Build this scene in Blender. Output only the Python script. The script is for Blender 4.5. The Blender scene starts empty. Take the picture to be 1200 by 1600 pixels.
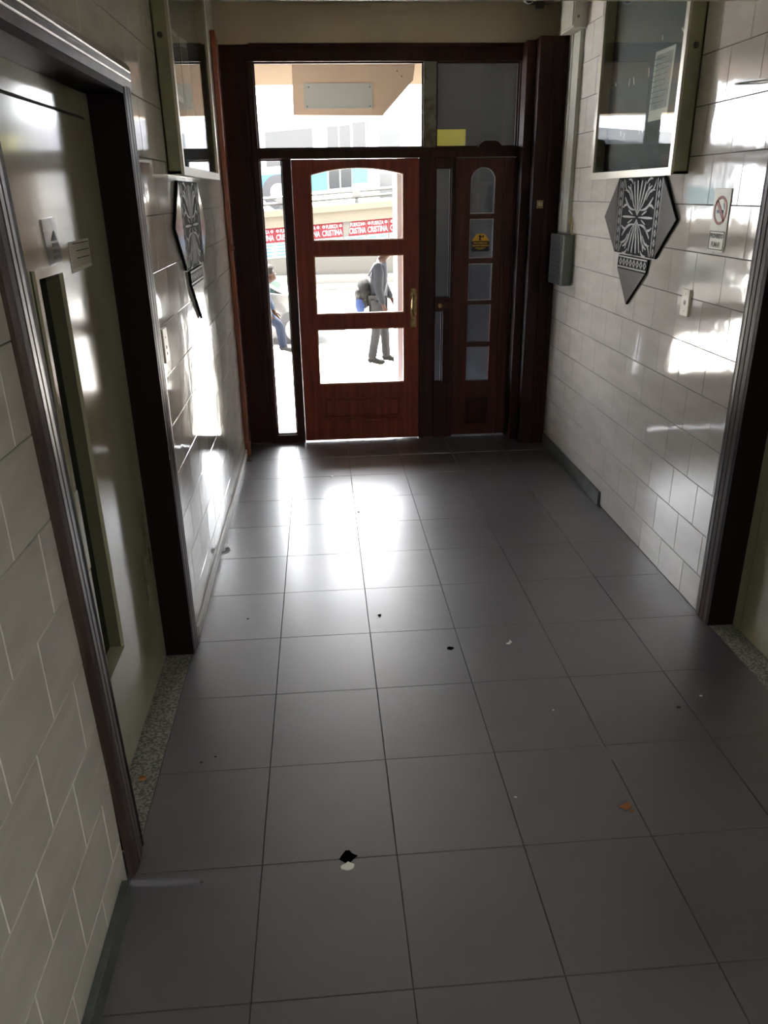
import bpy, bmesh, math, random
from mathutils import Vector, Matrix
random.seed(7)
SC = bpy.context.scene
COL = SC.collection

# ------------------------------------------------------------------ camera
cam_d = bpy.data.cameras.new('camera')
cam_d.sensor_fit = 'VERTICAL'; cam_d.sensor_height = 36.0; cam_d.sensor_width = 27.0
cam_d.lens = 1204.0 / 1600.0 * 36.0
cam_d.clip_start = 0.02; cam_d.clip_end = 300
cam = bpy.data.objects.new('camera', cam_d); COL.objects.link(cam)
bx_, by_, bz_ = ((0.99666757, -0.04352388, 0.06898858), (-0.08037411, -0.37967199, 0.92162313), (-0.01391958, -0.92409678, -0.38190495))
R3 = Matrix(((bx_[0], -bx_[1], -bx_[2]), (by_[0], -by_[1], -by_[2]), (bz_[0], -bz_[1], -bz_[2])))
cam.matrix_world = Matrix.Translation((0, 0, 1.8)) @ R3.to_4x4()
SC.camera = cam

# ------------------------------------------------------------------ light
W = bpy.data.worlds.new('world'); SC.world = W; W.use_nodes = True
wn = W.node_tree; bg = wn.nodes['Background']
bg.inputs[0].default_value = (0.93, 0.96, 1.0, 1); bg.inputs[1].default_value = 6.5
sun_d = bpy.data.lights.new('sun', 'SUN'); sun_d.energy = 55; sun_d.angle = math.radians(1.5); sun_d.color = (1, .96, .9)
sun = bpy.data.objects.new('sun', sun_d); COL.objects.link(sun)
sun.rotation_euler = Vector((0.12, -0.42, -0.9)).to_track_quat('-Z', 'Y').to_euler()
SC.view_settings.view_transform = 'Standard'; SC.view_settings.look = 'None'
SC.view_settings.exposure = 1.88; SC.view_settings.gamma = 1.0; SC.view_settings.use_curve_mapping = False
cy = SC.cycles
cy.use_denoising = True
cy.max_bounces = 14; cy.diffuse_bounces = 7; cy.glossy_bounces = 6; cy.transparent_max_bounces = 24; cy.transmission_bounces = 6
cy.sample_clamp_indirect = 8.0
FILL_POWER = 16

# ------------------------------------------------------------------ materials
def lin(h):
    h = h.lstrip('#'); o = []
    for i in (0, 2, 4):
        c = int(h[i:i+2], 16) / 255
        o.append(c / 12.92 if c <= .04045 else ((c + .055) / 1.055) ** 2.4)
    return (*o, 1)
def nd(nt, t, **kw):
    n = nt.nodes.new(t)
    for k, v in kw.items(): setattr(n, k, v)
    return n
MATS = {}
def mat(name, col, rough=.5, metal=0, spec=.5, col2=None, nscale=6, stretch=(1, 1, 1), mix=(.35, .65), bump=0, bscale=40, rvar=0, coat=0, detail=5):
    if name in MATS: return MATS[name]
    m = bpy.data.materials.new(name); m.use_nodes = True; nt = m.node_tree; b = nt.nodes['Principled BSDF']
    c = lin(col) if isinstance(col, str) else (*col, 1)
    b.inputs['Base Color'].default_value = c; b.inputs['Roughness'].default_value = rough
    b.inputs['Metallic'].default_value = metal; b.inputs['Specular IOR Level'].default_value = spec
    if coat: b.inputs['Coat Weight'].default_value = coat; b.inputs['Coat Roughness'].default_value = .08
    tc = nd(nt, 'ShaderNodeTexCoord')
    if col2 or rvar:
        mp = nd(nt, 'ShaderNodeMapping'); mp.inputs['Scale'].default_value = stretch
        nt.links.new(tc.outputs['Object'], mp.inputs[0])
        no = nd(nt, 'ShaderNodeTexNoise'); no.inputs['Scale'].default_value = nscale; no.inputs['Detail'].default_value = detail
        nt.links.new(mp.outputs[0], no.inputs[0])
        if col2:
            r = nd(nt, 'ShaderNodeValToRGB'); r.color_ramp.elements[0].position = mix[0]; r.color_ramp.elements[1].position = mix[1]
            r.color_ramp.elements[0].color = c; r.color_ramp.elements[1].color = lin(col2) if isinstance(col2, str) else (*col2, 1)
            nt.links.new(no.outputs[0], r.inputs[0]); nt.links.new(r.outputs[0], b.inputs['Base Color'])
        if rvar:
            mr = nd(nt, 'ShaderNodeMapRange'); mr.inputs[1].default_value = .3; mr.inputs[2].default_value = .7
            mr.inputs[3].default_value = max(.02, rough - rvar); mr.inputs[4].default_value = rough + rvar
            nt.links.new(no.outputs[0], mr.inputs[0]); nt.links.new(mr.outputs[0], b.inputs['Roughness'])
    if bump:
        n2 = nd(nt, 'ShaderNodeTexNoise'); n2.inputs['Scale'].default_value = bscale; n2.inputs['Detail'].default_value = 3
        nt.links.new(tc.outputs['Object'], n2.inputs[0])
        bp = nd(nt, 'ShaderNodeBump'); bp.inputs['Strength'].default_value = 1; bp.inputs['Distance'].default_value = bump
        nt.links.new(n2.outputs[0], bp.inputs['Height']); nt.links.new(bp.outputs[0], b.inputs['Normal'])
    MATS[name] = m; return m
def glass(name, tint=(1, 1, 1), gloss=.08, rough=0.0, dirt=0.0, dirtcol=(.3, .3, .3)):
    """thin pane: mostly transparent, Fresnel reflection, optional film of dirt"""
    m = bpy.data.materials.new(name); m.use_nodes = True; nt = m.node_tree
    for n in list(nt.nodes):
        if n.type != 'OUTPUT_MATERIAL': nt.nodes.remove(n)
    out = [n for n in nt.nodes if n.type == 'OUTPUT_MATERIAL'][0]
    tr = nd(nt, 'ShaderNodeBsdfTransparent'); tr.inputs[0].default_value = (*tint, 1)
    gl = nd(nt, 'ShaderNodeBsdfGlossy'); gl.inputs['Roughness'].default_value = rough
    ge = nd(nt, 'ShaderNodeNewGeometry')       # Schlick reflectance from the angle to the face, the same on both faces of a thin pane
    def mth(op, a, b=None):
        n = nd(nt, 'ShaderNodeMath', operation=op)
        for i, q in enumerate((a, b)):
            if q is None: continue
            if isinstance(q, (int, float)): n.inputs[i].default_value = q
            else: nt.links.new(q, n.inputs[i])
        return n.outputs[0]
    dp = nd(nt, 'ShaderNodeVectorMath', operation='DOT_PRODUCT'); nt.links.new(ge.outputs['Normal'], dp.inputs[0]); nt.links.new(ge.outputs['Incoming'], dp.inputs[1])
    c_ = mth('ABSOLUTE', dp.outputs['Value']); fz = mth('ADD', mth('MULTIPLY', mth('POWER', mth('SUBTRACT', 1.0, c_), 5.0), .96), .04)
    base = tr
    if dirt:
        df = nd(nt, 'ShaderNodeBsdfDiffuse'); df.inputs[0].default_value = (*dirtcol, 1)
        mx0 = nd(nt, 'ShaderNodeMixShader'); mx0.inputs[0].default_value = dirt
        nt.links.new(tr.outputs[0], mx0.inputs[1]); nt.links.new(df.outputs[0], mx0.inputs[2]); base = mx0
    mx = nd(nt, 'ShaderNodeMixShader')
    nt.links.new(fz, mx.inputs[0]); nt.links.new(base.outputs[0], mx.inputs[1]); nt.links.new(gl.outputs[0], mx.inputs[2])
    nt.links.new(mx.outputs[0], out.inputs[0]); MATS[name] = m; return m

def tile_wall_mat(name, c1, c2):
    m = mat(name, c1, rough=.07, spec=.62, col2=c2, nscale=3.2, stretch=(1, 1.2, 4.5), mix=(.36, .7), detail=6)
    nt = m.node_tree; b = nt.nodes['Principled BSDF']; tc = [n for n in nt.nodes if n.type == 'TEX_COORD'][0]
    mp = [n for n in nt.nodes if n.type == 'MAPPING'][0]; mp.inputs['Rotation'].default_value = (math.radians(32), 0, 0)
    n2 = nd(nt, 'ShaderNodeTexNoise'); n2.inputs['Scale'].default_value = 7; n2.inputs['Detail'].default_value = 2
    nt.links.new(tc.outputs['Object'], n2.inputs[0])
    bp = nd(nt, 'ShaderNodeBump'); bp.inputs['Strength'].default_value = 1; bp.inputs['Distance'].default_value = .0012
    nt.links.new(n2.outputs[0], bp.inputs['Height']); nt.links.new(bp.outputs[0], b.inputs['Normal'])
    b.inputs['IOR'].default_value = 1.6
    return m
TILE = tile_wall_mat('glazed_wall_tile', (.56, .535, .51), (.65, .625, .60))
GROUT = mat('grout', (.10, .095, .085), .8)
def floor_mat():
    m = mat('charcoal_floor_tile', (.066, .061, .073), rough=.5, spec=.9, col2=(.086, .079, .094), nscale=2.6, mix=(.3, .7), detail=6)
    nt = m.node_tree; b = nt.nodes['Principled BSDF']; tc = [n for n in nt.nodes if n.type == 'TEX_COORD'][0]
    # scuffs and dusty smears
    n1 = nd(nt, 'ShaderNodeTexNoise'); n1.inputs['Scale'].default_value = 2.5; n1.inputs['Detail'].default_value = 5; n1.inputs['Roughness'].default_value = .6
    nt.links.new(tc.outputs['Object'], n1.inputs[0])
    mr = nd(nt, 'ShaderNodeMapRange'); mr.inputs[1].default_value = .2; mr.inputs[2].default_value = .8; mr.inputs[3].default_value = .40; mr.inputs[4].default_value = .48
    nt.links.new(n1.outputs[0], mr.inputs[0]); nt.links.new(mr.outputs[0], b.inputs['Roughness'])
    b.inputs['Specular IOR Level'].default_value = .95; b.inputs['IOR'].default_value = 1.75; b.inputs['Coat IOR'].default_value = 1.6; b.inputs['Coat Weight'].default_value = .8; b.inputs['Coat Roughness'].default_value = .24
    return m
FLOOR = floor_mat()
FGROUT = mat('floor_joint', (.045, .043, .045), .8)
DOORWOOD = mat('red_varnished_wood', (.22, .036, .018), .42, col2=(.13, .019, .010), nscale=3, stretch=(14, 14, .9), spec=.3)
FRAMEWOOD = mat('dark_stained_wood', (.036, .008, .007), .45, spec=.2, col2=(.018, .005, .0045), nscale=3, stretch=(12, 12, .8))
JAMBWOOD = mat('near_black_jamb_wood', (.010, .0045, .005), .5, spec=.12)
CASEWOOD = mat('fluted_casing_wood', (.040, .024, .022), .34, col2=(.085, .058, .052), nscale=9, stretch=(1, 1, .35), mix=(.42, .75), bump=.0006, bscale=90)
REDTRIM = mat('reddish_trim_wood', (.26, .075, .035), .35)
LITBEAD = mat('glazing_bead', (.42, .17, .09), .4)  # wood tone lightened, daylight on the beads painted in
PLASTER = mat('glossy_beige_plaster', (.52, .44, .32), .22, col2=(.44, .38, .27), nscale=2, bump=.003, bscale=7)
CEIL = mat('ceiling_paint', (.34, .32, .25), .6, col2=(.28, .26, .2), nscale=3)
SOFFIT = mat('soffit_paint', (.36, .31, .20), .5, bump=.0015, bscale=18)
STEEL = mat('painted_steel_door', (.42, .40, .30), .15, col2=(.33, .31, .21), nscale=2.2, stretch=(1, 1.5, .7), mix=(.45, .7), spec=.8, rvar=.03, coat=.8)
GAPSHADE = mat('gap_shade', (.012, .011, .009), .6)  # near-black that stands for shade in the lift door gaps
GRANITE = mat('speckled_granite', (.30, .29, .26), .45, col2=(.10, .10, .09), nscale=120, mix=(.42, .58), detail=2)
SLATE = mat('dark_stone_skirting', (.045, .055, .052), .35, col2=(.09, .10, .095), nscale=9)
GREENMETAL = mat('painted_case_side', (.25, .26, .16), .35, col2=(.19, .195, .12), nscale=4)
ALU = mat('aluminium_frame', (.42, .39, .33), .32, metal=.7)
BOARD = mat('dark_felt_board', (.035, .045, .048), .75, col2=(.05, .06, .06), nscale=3)
PAPER = mat('paper', (.62, .60, .55), .7)
PAPERGREY = mat('printed_paper', (.20, .21, .20), .7, col2=(.33, .33, .31), nscale=60, stretch=(1, .4, 3))
INK = mat('black_ink', (.012, .012, .013), .55)
MIRROR = mat('silver_mirror', (.15, .145, .14), .12)
BLACKP = mat('black_gloss_panel', (.008, .008, .009), .6, spec=.03)
TRACERY = mat('silver_tracery', (.17, .165, .16), .35)
IVORY = mat('ivory_plastic', (.55, .52, .42), .4)
GREYPL = mat('grey_white_plastic', (.46, .46, .42), .45, col2=(.40, .39, .33), nscale=7)
DARKMET = mat('dark_grey_metal', (.030, .034, .036), .4)
GREENGREY = mat('green_grey_metal', (.13, .15, .14), .4)
BRASS = mat('aged_brass', (.33, .23, .12), .32, metal=.85, col2=(.14, .10, .06), nscale=30)
WHITEP = mat('white_paint', (.75, .75, .73), .4)
YELLOW = mat('yellow_sign', (.92, .86, .10), .5)
ORANGEY = mat('amber_print', (.75, .40, .02), .5)
RED = mat('red_print', (.36, .10, .09), .55)
POSTERRED = mat('poster_red', (0.0510, 0.0043, 0.0071), .7, spec=.05)
POSTERWHITE = mat('poster_white', (0.1323, 0.1323, 0.1323), .8, spec=.05)
POSTERBLUE = mat('poster_blue', (.018, .055, .13), .7, spec=.05)
SIDEWALK = mat('sunlit_paving', (.42, .40, .37), .85, col2=(.34, .33, .31), nscale=5)
ROAD = mat('asphalt', (.36, .35, .34), .85, col2=(.30, .30, .29), nscale=9)
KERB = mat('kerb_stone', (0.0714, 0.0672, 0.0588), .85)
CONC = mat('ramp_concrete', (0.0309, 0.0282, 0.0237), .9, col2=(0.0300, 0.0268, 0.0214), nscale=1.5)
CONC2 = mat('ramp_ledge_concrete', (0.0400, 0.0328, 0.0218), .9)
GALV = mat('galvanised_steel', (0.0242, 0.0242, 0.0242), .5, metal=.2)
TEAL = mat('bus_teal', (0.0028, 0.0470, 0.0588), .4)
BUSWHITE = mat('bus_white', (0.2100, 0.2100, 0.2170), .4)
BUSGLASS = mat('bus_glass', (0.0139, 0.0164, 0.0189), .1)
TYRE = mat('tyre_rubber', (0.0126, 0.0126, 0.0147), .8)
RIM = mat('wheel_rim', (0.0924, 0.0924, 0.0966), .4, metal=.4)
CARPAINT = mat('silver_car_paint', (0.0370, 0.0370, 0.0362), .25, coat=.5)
CARGLASS = mat('car_glass', (0.0113, 0.0214, 0.0202), .05)
CANOPY = mat('canopy_underside', (.060, .046, .034), .9, spec=0)
BEIGE = mat('canopy_beige', (.34, .26, .20), .8)
GREYPANEL = mat('grey_panel', (.24, .255, .25), .7)
FACADE = mat('facade_render', (.35, .34, .32), .9)
KIOSK = mat('kiosk_dark_metal', (.018, .020, .026), .45)
FARB = mat('far_building', (0.0924, 0.0924, 0.1050), .9)
SKIN = mat('skin', (0.0141, 0.0054, 0.0029), .55, spec=.08)
HAIR = mat('dark_hair', (0.0060, 0.0054, 0.0048), .6, spec=.03)
GREYHAIR = mat('grey_hair', (0.0168, 0.0168, 0.0185), .7, spec=.03)
JACKET = mat('slate_blue_jacket', (0.0066, 0.0073, 0.0094), .85, spec=.08, col2=(0.0044, 0.0048, 0.0063), nscale=11, bump=.01, bscale=14)
TROUSER = mat('grey_trousers', (0.0119, 0.0113, 0.0119), .9, spec=.08, col2=(0.0076, 0.0073, 0.0078), nscale=10)
SHOE = mat('grey_shoe', (0.0063, 0.0056, 0.0053), .7, spec=.08)
BAG = mat('charcoal_backpack', (0.0023, 0.0023, 0.0026), .8, spec=.08, col2=(0.0088, 0.0086, 0.0082), nscale=14)
BAGBLUE = mat('blue_bag_cloth', (0.0106, 0.0181, 0.0499), .8, spec=.08)
JEANS = mat('blue_jeans', (0.0056, 0.0076, 0.0138), .9, spec=.08)
SHIRT = mat('blue_shirt', (0.0127, 0.0172, 0.0272), .85, spec=.08)
SNEAK = mat('pale_sneaker', (0.0159, 0.0153, 0.0148), .8, spec=.08)
LEAF = mat('dry_leaf', (.30, .12, .04), .8)
WGLASS = glass('clear_glass')
DIRTYG = glass('frosted_dirty_glass', tint=(.85, .86, .88), dirt=.28, dirtcol=(.20, .205, .21), rough=.08)
DARKG = glass('smoked_glass', tint=(.75, .79, .85), dirt=.14, dirtcol=(.14, .15, .165), rough=.03)
CASEG = glass('case_glass', tint=(.96, .98, .97))
HOLE = mat('hole_black', (.002, .002, .002), .9, spec=0)
LENS = mat('black_lens', (.005, .005, .006), .05)

# ------------------------------------------------------------------ helpers
def tag(o, label=None, cat=None, group=None, kind=None):
    if label: o['label'] = label
    if cat: o['category'] = cat
    if group: o['group'] = group
    if kind: o['kind'] = kind
    return o
def empty(name, loc=(0, 0, 0), parent=None):
    o = bpy.data.objects.new(name, None); COL.objects.link(o); o.location = loc; o.empty_display_size = .1
    if parent: o.parent = parent
    return o
class MB:
    def __init__(s): s.bm = bmesh.new()
    def face(s, vs, mi=0):
        try:
            f = s.bm.faces.new([s.bm.verts.new(v) for v in vs]); f.material_index = mi; return f
        except ValueError: return None
    def box(s, a, b, bev=0, mi=0):
        x0, y0, z0 = [min(a[i], b[i]) for i in range(3)]; x1, y1, z1 = [max(a[i], b[i]) for i in range(3)]
        v = [s.bm.verts.new(p) for p in ((x0,y0,z0),(x1,y0,z0),(x1,y1,z0),(x0,y1,z0),(x0,y0,z1),(x1,y0,z1),(x1,y1,z1),(x0,y1,z1))]
        fs = [s.bm.faces.new([v[i] for i in q]) for q in ((0,3,2,1),(4,5,6,7),(0,1,5,4),(1,2,6,5),(2,3,7,6),(3,0,4,7))]
        for f in fs: f.material_index = mi
        if bev:
            es = list({e for f in fs for e in f.edges})
            bmesh.ops.bevel(s.bm, geom=es, offset=bev, segments=2, profile=.6, affect='EDGES')
        return s
    def prism(s, pts, d, mi=0):
        """closed polygon pts (3d) extruded by vector d"""
        d = Vector(d); n = len(pts)
        a = [s.bm.verts.new(p) for p in pts]; b = [s.bm.verts.new(Vector(p) + d) for p in pts]
        f0 = s.bm.faces.new(a); f1 = s.bm.faces.new(b[::-1]); fs = [f0, f1]
        for i in range(n): fs.append(s.bm.faces.new((a[i], b[i], b[(i+1) % n], a[(i+1) % n])))
        for f in fs: f.material_index = mi
        return s
    def ring(s, outer, inner, d, mi=0):
        """frame between two closed polygons with equal counts, extruded by d"""
        d = Vector(d); n = len(outer)
        o0 = [s.bm.verts.new(p) for p in outer]; i0 = [s.bm.verts.new(p) for p in inner]
        o1 = [s.bm.verts.new(Vector(p)+d) for p in outer]; i1 = [s.bm.verts.new(Vector(p)+d) for p in inner]
        for i in range(n):
            j = (i+1) % n
            for q in ((o0[i], o0[j], i0[j], i0[i]), (o1[j], o1[i], i1[i], i1[j]), (o0[j], o0[i], o1[i], o1[j]), (i0[i], i0[j], i1[j], i1[i])):
                f = s.bm.faces.new(q); f.material_index = mi
        return s
    def tube(s, pts, r, n=10, mi=0, caps=True):
        pts = [Vector(p) for p in pts]; rr = r if isinstance(r, (list, tuple)) else [r]*len(pts); rings = []
        ref = None
        for i, p in enumerate(pts):
            t = (pts[min(i+1, len(pts)-1)] - pts[max(i-1, 0)]).normalized()
            if ref is None: ref = Vector((0, 0, 1)) if abs(t.z) < .9 else Vector((1, 0, 0))
            u = t.cross(ref).normalized(); w = u.cross(t).normalized(); ref = w
            rings.append([s.bm.verts.new(p + (u*math.cos(2*math.pi*k/n) + w*math.sin(2*math.pi*k/n))*rr[i]) for k in range(n)])
        for a, b in zip(rings, rings[1:]):
            for k in range(n):
                f = s.bm.faces.new((a[k], a[(k+1) % n], b[(k+1) % n], b[k])); f.material_index = mi; f.smooth = True
        if caps:
            for q in (rings[0][::-1], rings[-1]): f = s.bm.faces.new(q); f.material_index = mi
        return s
    def ball(s, c, r, sc=(1, 1, 1), seg=16, mi=0, zmin=None):
        n0 = len(s.bm.verts)
        g = bmesh.ops.create_uvsphere(s.bm, u_segments=seg, v_segments=max(6, seg//2), radius=r, matrix=Matrix.Translation(c) @ Matrix.Diagonal((*sc, 1)))
        for v in g['verts']:
            for f in v.link_faces: f.smooth = True; f.material_index = mi
        return s
    def build(s, name, m, parent=None, kind=None):
        bmesh.ops.recalc_face_normals(s.bm, faces=s.bm.faces)
        me = bpy.data.meshes.new(name); s.bm.to_mesh(me); s.bm.free()
        for x in (m if isinstance(m, (list, tuple)) else [m]): me.materials.append(x)
        o = bpy.data.objects.new(name, me); COL.objects.link(o)
        if parent: o.parent = parent; o.matrix_parent_inverse = Matrix.Identity(4)
        if parent and parent.type == 'EMPTY': me.transform(Matrix.Translation(-world_loc(parent)))
        elif parent: me.transform(Matrix.Translation(-world_loc(parent)))
        if kind: o['kind'] = kind
        return o
def world_loc(o):
    v = Vector(o.location)
    while o.parent: o = o.parent; v += Vector(o.location)
    return v
def text_mesh(name, s, m, origin, u, v, height, width=None, parent=None, thick=.0006, bold=.0, centre=True):
    """flat lettering laid on a plane with axes u (reading direction) and v (up)"""
    cu = bpy.data.curves.new(name, 'FONT'); cu.body = s; cu.size = 1; cu.offset = bold; cu.extrude = 0
    cu.align_x = 'CENTER' if centre else 'LEFT'; cu.align_y = 'CENTER'; cu.resolution_u = 3
    t = bpy.data.objects.new(name, cu); COL.objects.link(t)
    dg = bpy.context.evaluated_depsgraph_get(); dg.update()
    me = bpy.data.meshes.new_from_object(t.evaluated_get(dg)); bpy.data.objects.remove(t)
    xs = [q.co.x for q in me.vertices]; ys = [q.co.y for q in me.vertices]
    w = max(xs)-min(xs); h = max(ys)-min(ys); cx = (max(xs)+min(xs))/2; cyy = (max(ys)+min(ys))/2
    sy = height/h; sx = (width/w) if width else sy
    u = Vector(u).normalized(); v = Vector(v).normalized(); o = Vector(origin); n = u.cross(v)
    for q in me.vertices: q.co = o + u*((q.co.x-cx)*sx) + v*((q.co.y-cyy)*sy) + n*thick
    ob = bpy.data.objects.new(name, me); COL.objects.link(ob); me.materials.append(m)
    if parent: ob.parent = parent; me.transform(Matrix.Translation(-world_loc(parent)))
    return ob
def skin_figure(name, verts, edges, m, parent, sub=2, smooth=True):
    """verts: (x,y,z,r) ; root is vertex 0"""
    me = bpy.data.meshes.new(name); me.from_pydata([v[:3] for v in verts], edges, [])
    o = bpy.data.objects.new(name + '_source', me); COL.objects.link(o)
    md = o.modifiers.new('skin', 'SKIN'); md.use_smooth_shade = True
    sv = me.skin_vertices[0].data
    for i, v in enumerate(verts):
        r = v[3]; sv[i].radius = (r, r) if not isinstance(r, tuple) else r
        sv[i].use_root = (i == 0)
    ms = o.modifiers.new('sub', 'SUBSURF'); ms.levels = sub; ms.render_levels = sub
    dg = bpy.context.evaluated_depsgraph_get(); dg.update()
    out = bpy.data.meshes.new_from_object(o.evaluated_get(dg)); bpy.data.objects.remove(o)
    for p in out.polygons: p.use_smooth = True
    out.materials.clear(); out.materials.append(m)
    r = bpy.data.objects.new(name, out); COL.objects.link(r); r.parent = parent
    return r

XL, XR, YD = -.615, 1.66, 5.88
# ================================================================== SETTING
# floor: charcoal tiles with fine joints
def build_floor():
    mb = MB()
    mb.box((-1.0, -2.6, -.12), (2.0, 6.15, -.0035), mi=1)
    xs = [XL, -.243, .151, .530, .922, 1.312, XR]; ys = [1.289 + .4155*k for k in range(-10, 12)]
    ys = [y for y in ys if y < 5.9] + [6.15]
    g = .0010; b = .0010
    for i in range(len(xs)-1):
        for j in range(len(ys)-1):
            x0, x1, y0, y1 = xs[i]+g, xs[i+1]-g, ys[j]+g, ys[j+1]-g
            tz = random.uniform(-.0005, .0005); tx = random.uniform(-.0008, .0008)
            def p(x, y, dz=0): return (x, y, dz + tz*(y-y0) + tx*(x-x0))
            t = [p(x0+b, y0+b), p(x1-b, y0+b), p(x1-b, y1-b), p(x0+b, y1-b)]
            l = [p(x0, y0, -.0035), p(x1, y0, -.0035), p(x1, y1, -.0035), p(x0, y1, -.0035)]
            mb.face(t)
            for k in range(4): mb.face([l[k], l[(k+1) % 4], t[(k+1) % 4], t[k]])
    o = mb.build('floor', [FLOOR, FGROUT], kind='structure'); return o
build_floor()

def tile_wall(name, x, s, y0, y1, ztop, opening, jo, drift):
    """running-bond glazed tiles on plane x, facing s (+1 or -1); opening = (ya, yb, ztop)"""
    mb = MB(); th = .22
    xa, xb = x - s*.003, x - s*th
    oa, ob, oz = opening
    for a, b in (((xa, y0, -.1), (xb, oa, ztop)), ((xa, ob, -.1), (xb, y1, ztop)), ((xa, oa, oz), (xb, ob, ztop))): mb.box(a, b, mi=1)
    H, Wd, g, bv = .1958, .2528, .0012, .0014
    z0 = -.026; row = 0
    while z0 < ztop:
        z1 = min(z0 + H, ztop); off = jo - drift*row + (Wd/2 if row % 2 else 0)
        k0 = math.floor((y0 - off)/Wd); k = k0
        while off + k*Wd < y1:
            a, b = max(off + k*Wd, y0), min(off + (k+1)*Wd, y1); k += 1
            if b - a < .004: continue
            za = max(z0, .001)
            if z1 - za < .004: continue
            rects = []
            if b <= oa or a >= ob or za >= oz: rects = [(a, b, za, z1)]
            else:
                if a < oa: rects.append((a, oa, za, z1))
                if b > ob: rects.append((ob, b, za, z1))
                if z1 > oz: rects.append((max(a, oa), min(b, ob), oz, z1))
            ta, tb = random.gauss(0, .0013), random.gauss(0, .0013)
            for (ra, rb, rz0, rz1) in rects:
                if rb-ra < .006 or rz1-rz0 < .006: continue
                cy_, cz_ = (a+b)/2, (z0+z1)/2
                def P(yy, zz, d): return (x + s*(d + ta*(yy-cy_) + tb*(zz-cz_)), yy, zz)
                ra_, rb_, rz0_, rz1_ = ra+g, rb-g, rz0+g, rz1-g
                t = [P(ra_+bv, rz0_+bv, 0), P(rb_-bv, rz0_+bv, 0), P(rb_-bv, rz1_-bv, 0), P(ra_+bv, rz1_-bv, 0)]
                l = [P(ra_, rz0_, -.003), P(rb_, rz0_, -.003), P(rb_, rz1_, -.003), P(ra_, rz1_, -.003)]
                mb.face(t)
                for q in range(4): mb.face([l[q], l[(q+1) % 4], t[(q+1) % 4], t[q]])
        z0 += H; row += 1
    return mb.build(name, [TILE, GROUT], kind='structure')
tile_wall('wall_right', XR, -1, -2.6, 5.9, 2.98, (1.80, 2.875, 2.13), 3.425, .0145)
tile_wall('wall_left', XL, 1, -2.6, 5.9, 2.98, (1.665, 2.875, 2.13), 1.472, .0125)

mb = MB(); mb.box((-.85, 3.25, 2.95), (1.9, 6.1, 3.07)); mb.build('ceiling', CEIL, kind='structure')
mb = MB(); mb.box((-.84, -2.7, 2.44), (1.88, 3.25, 3.07), .004); mb.build('ceiling_soffit', SOFFIT, kind='structure')
mb = MB(); mb.box((-.84, -2.75, -.1), (1.88, -2.6, 2.5)); mb.build('wall_back', PLASTER, kind='structure')
mb = MB(); mb.box((XL+.001, YD-.01, 2.712), (XR-.001, 6.1, 2.95)); mb.build('wall_front', PLASTER, kind='structure')
# skirtings
mb = MB(); mb.box((XR-.018, 4.30, .001), (XR+.0, 5.58, .088), .003)
mb.build('baseboard_right', SLATE, kind='structure')
mb = MB(); mb.box((XL-.0, .3, .001), (XL+.022, 1.62, .072), .004); mb.build('baseboard_left', SLATE, kind='structure')
mb = MB(); mb.box((XL, 3.0, .001), (XL+.014, 5.56, .05), .003); mb.build('baseboard_left', mat('pale_skirting', (.45, .44, .42), .3), kind='structure')

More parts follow.
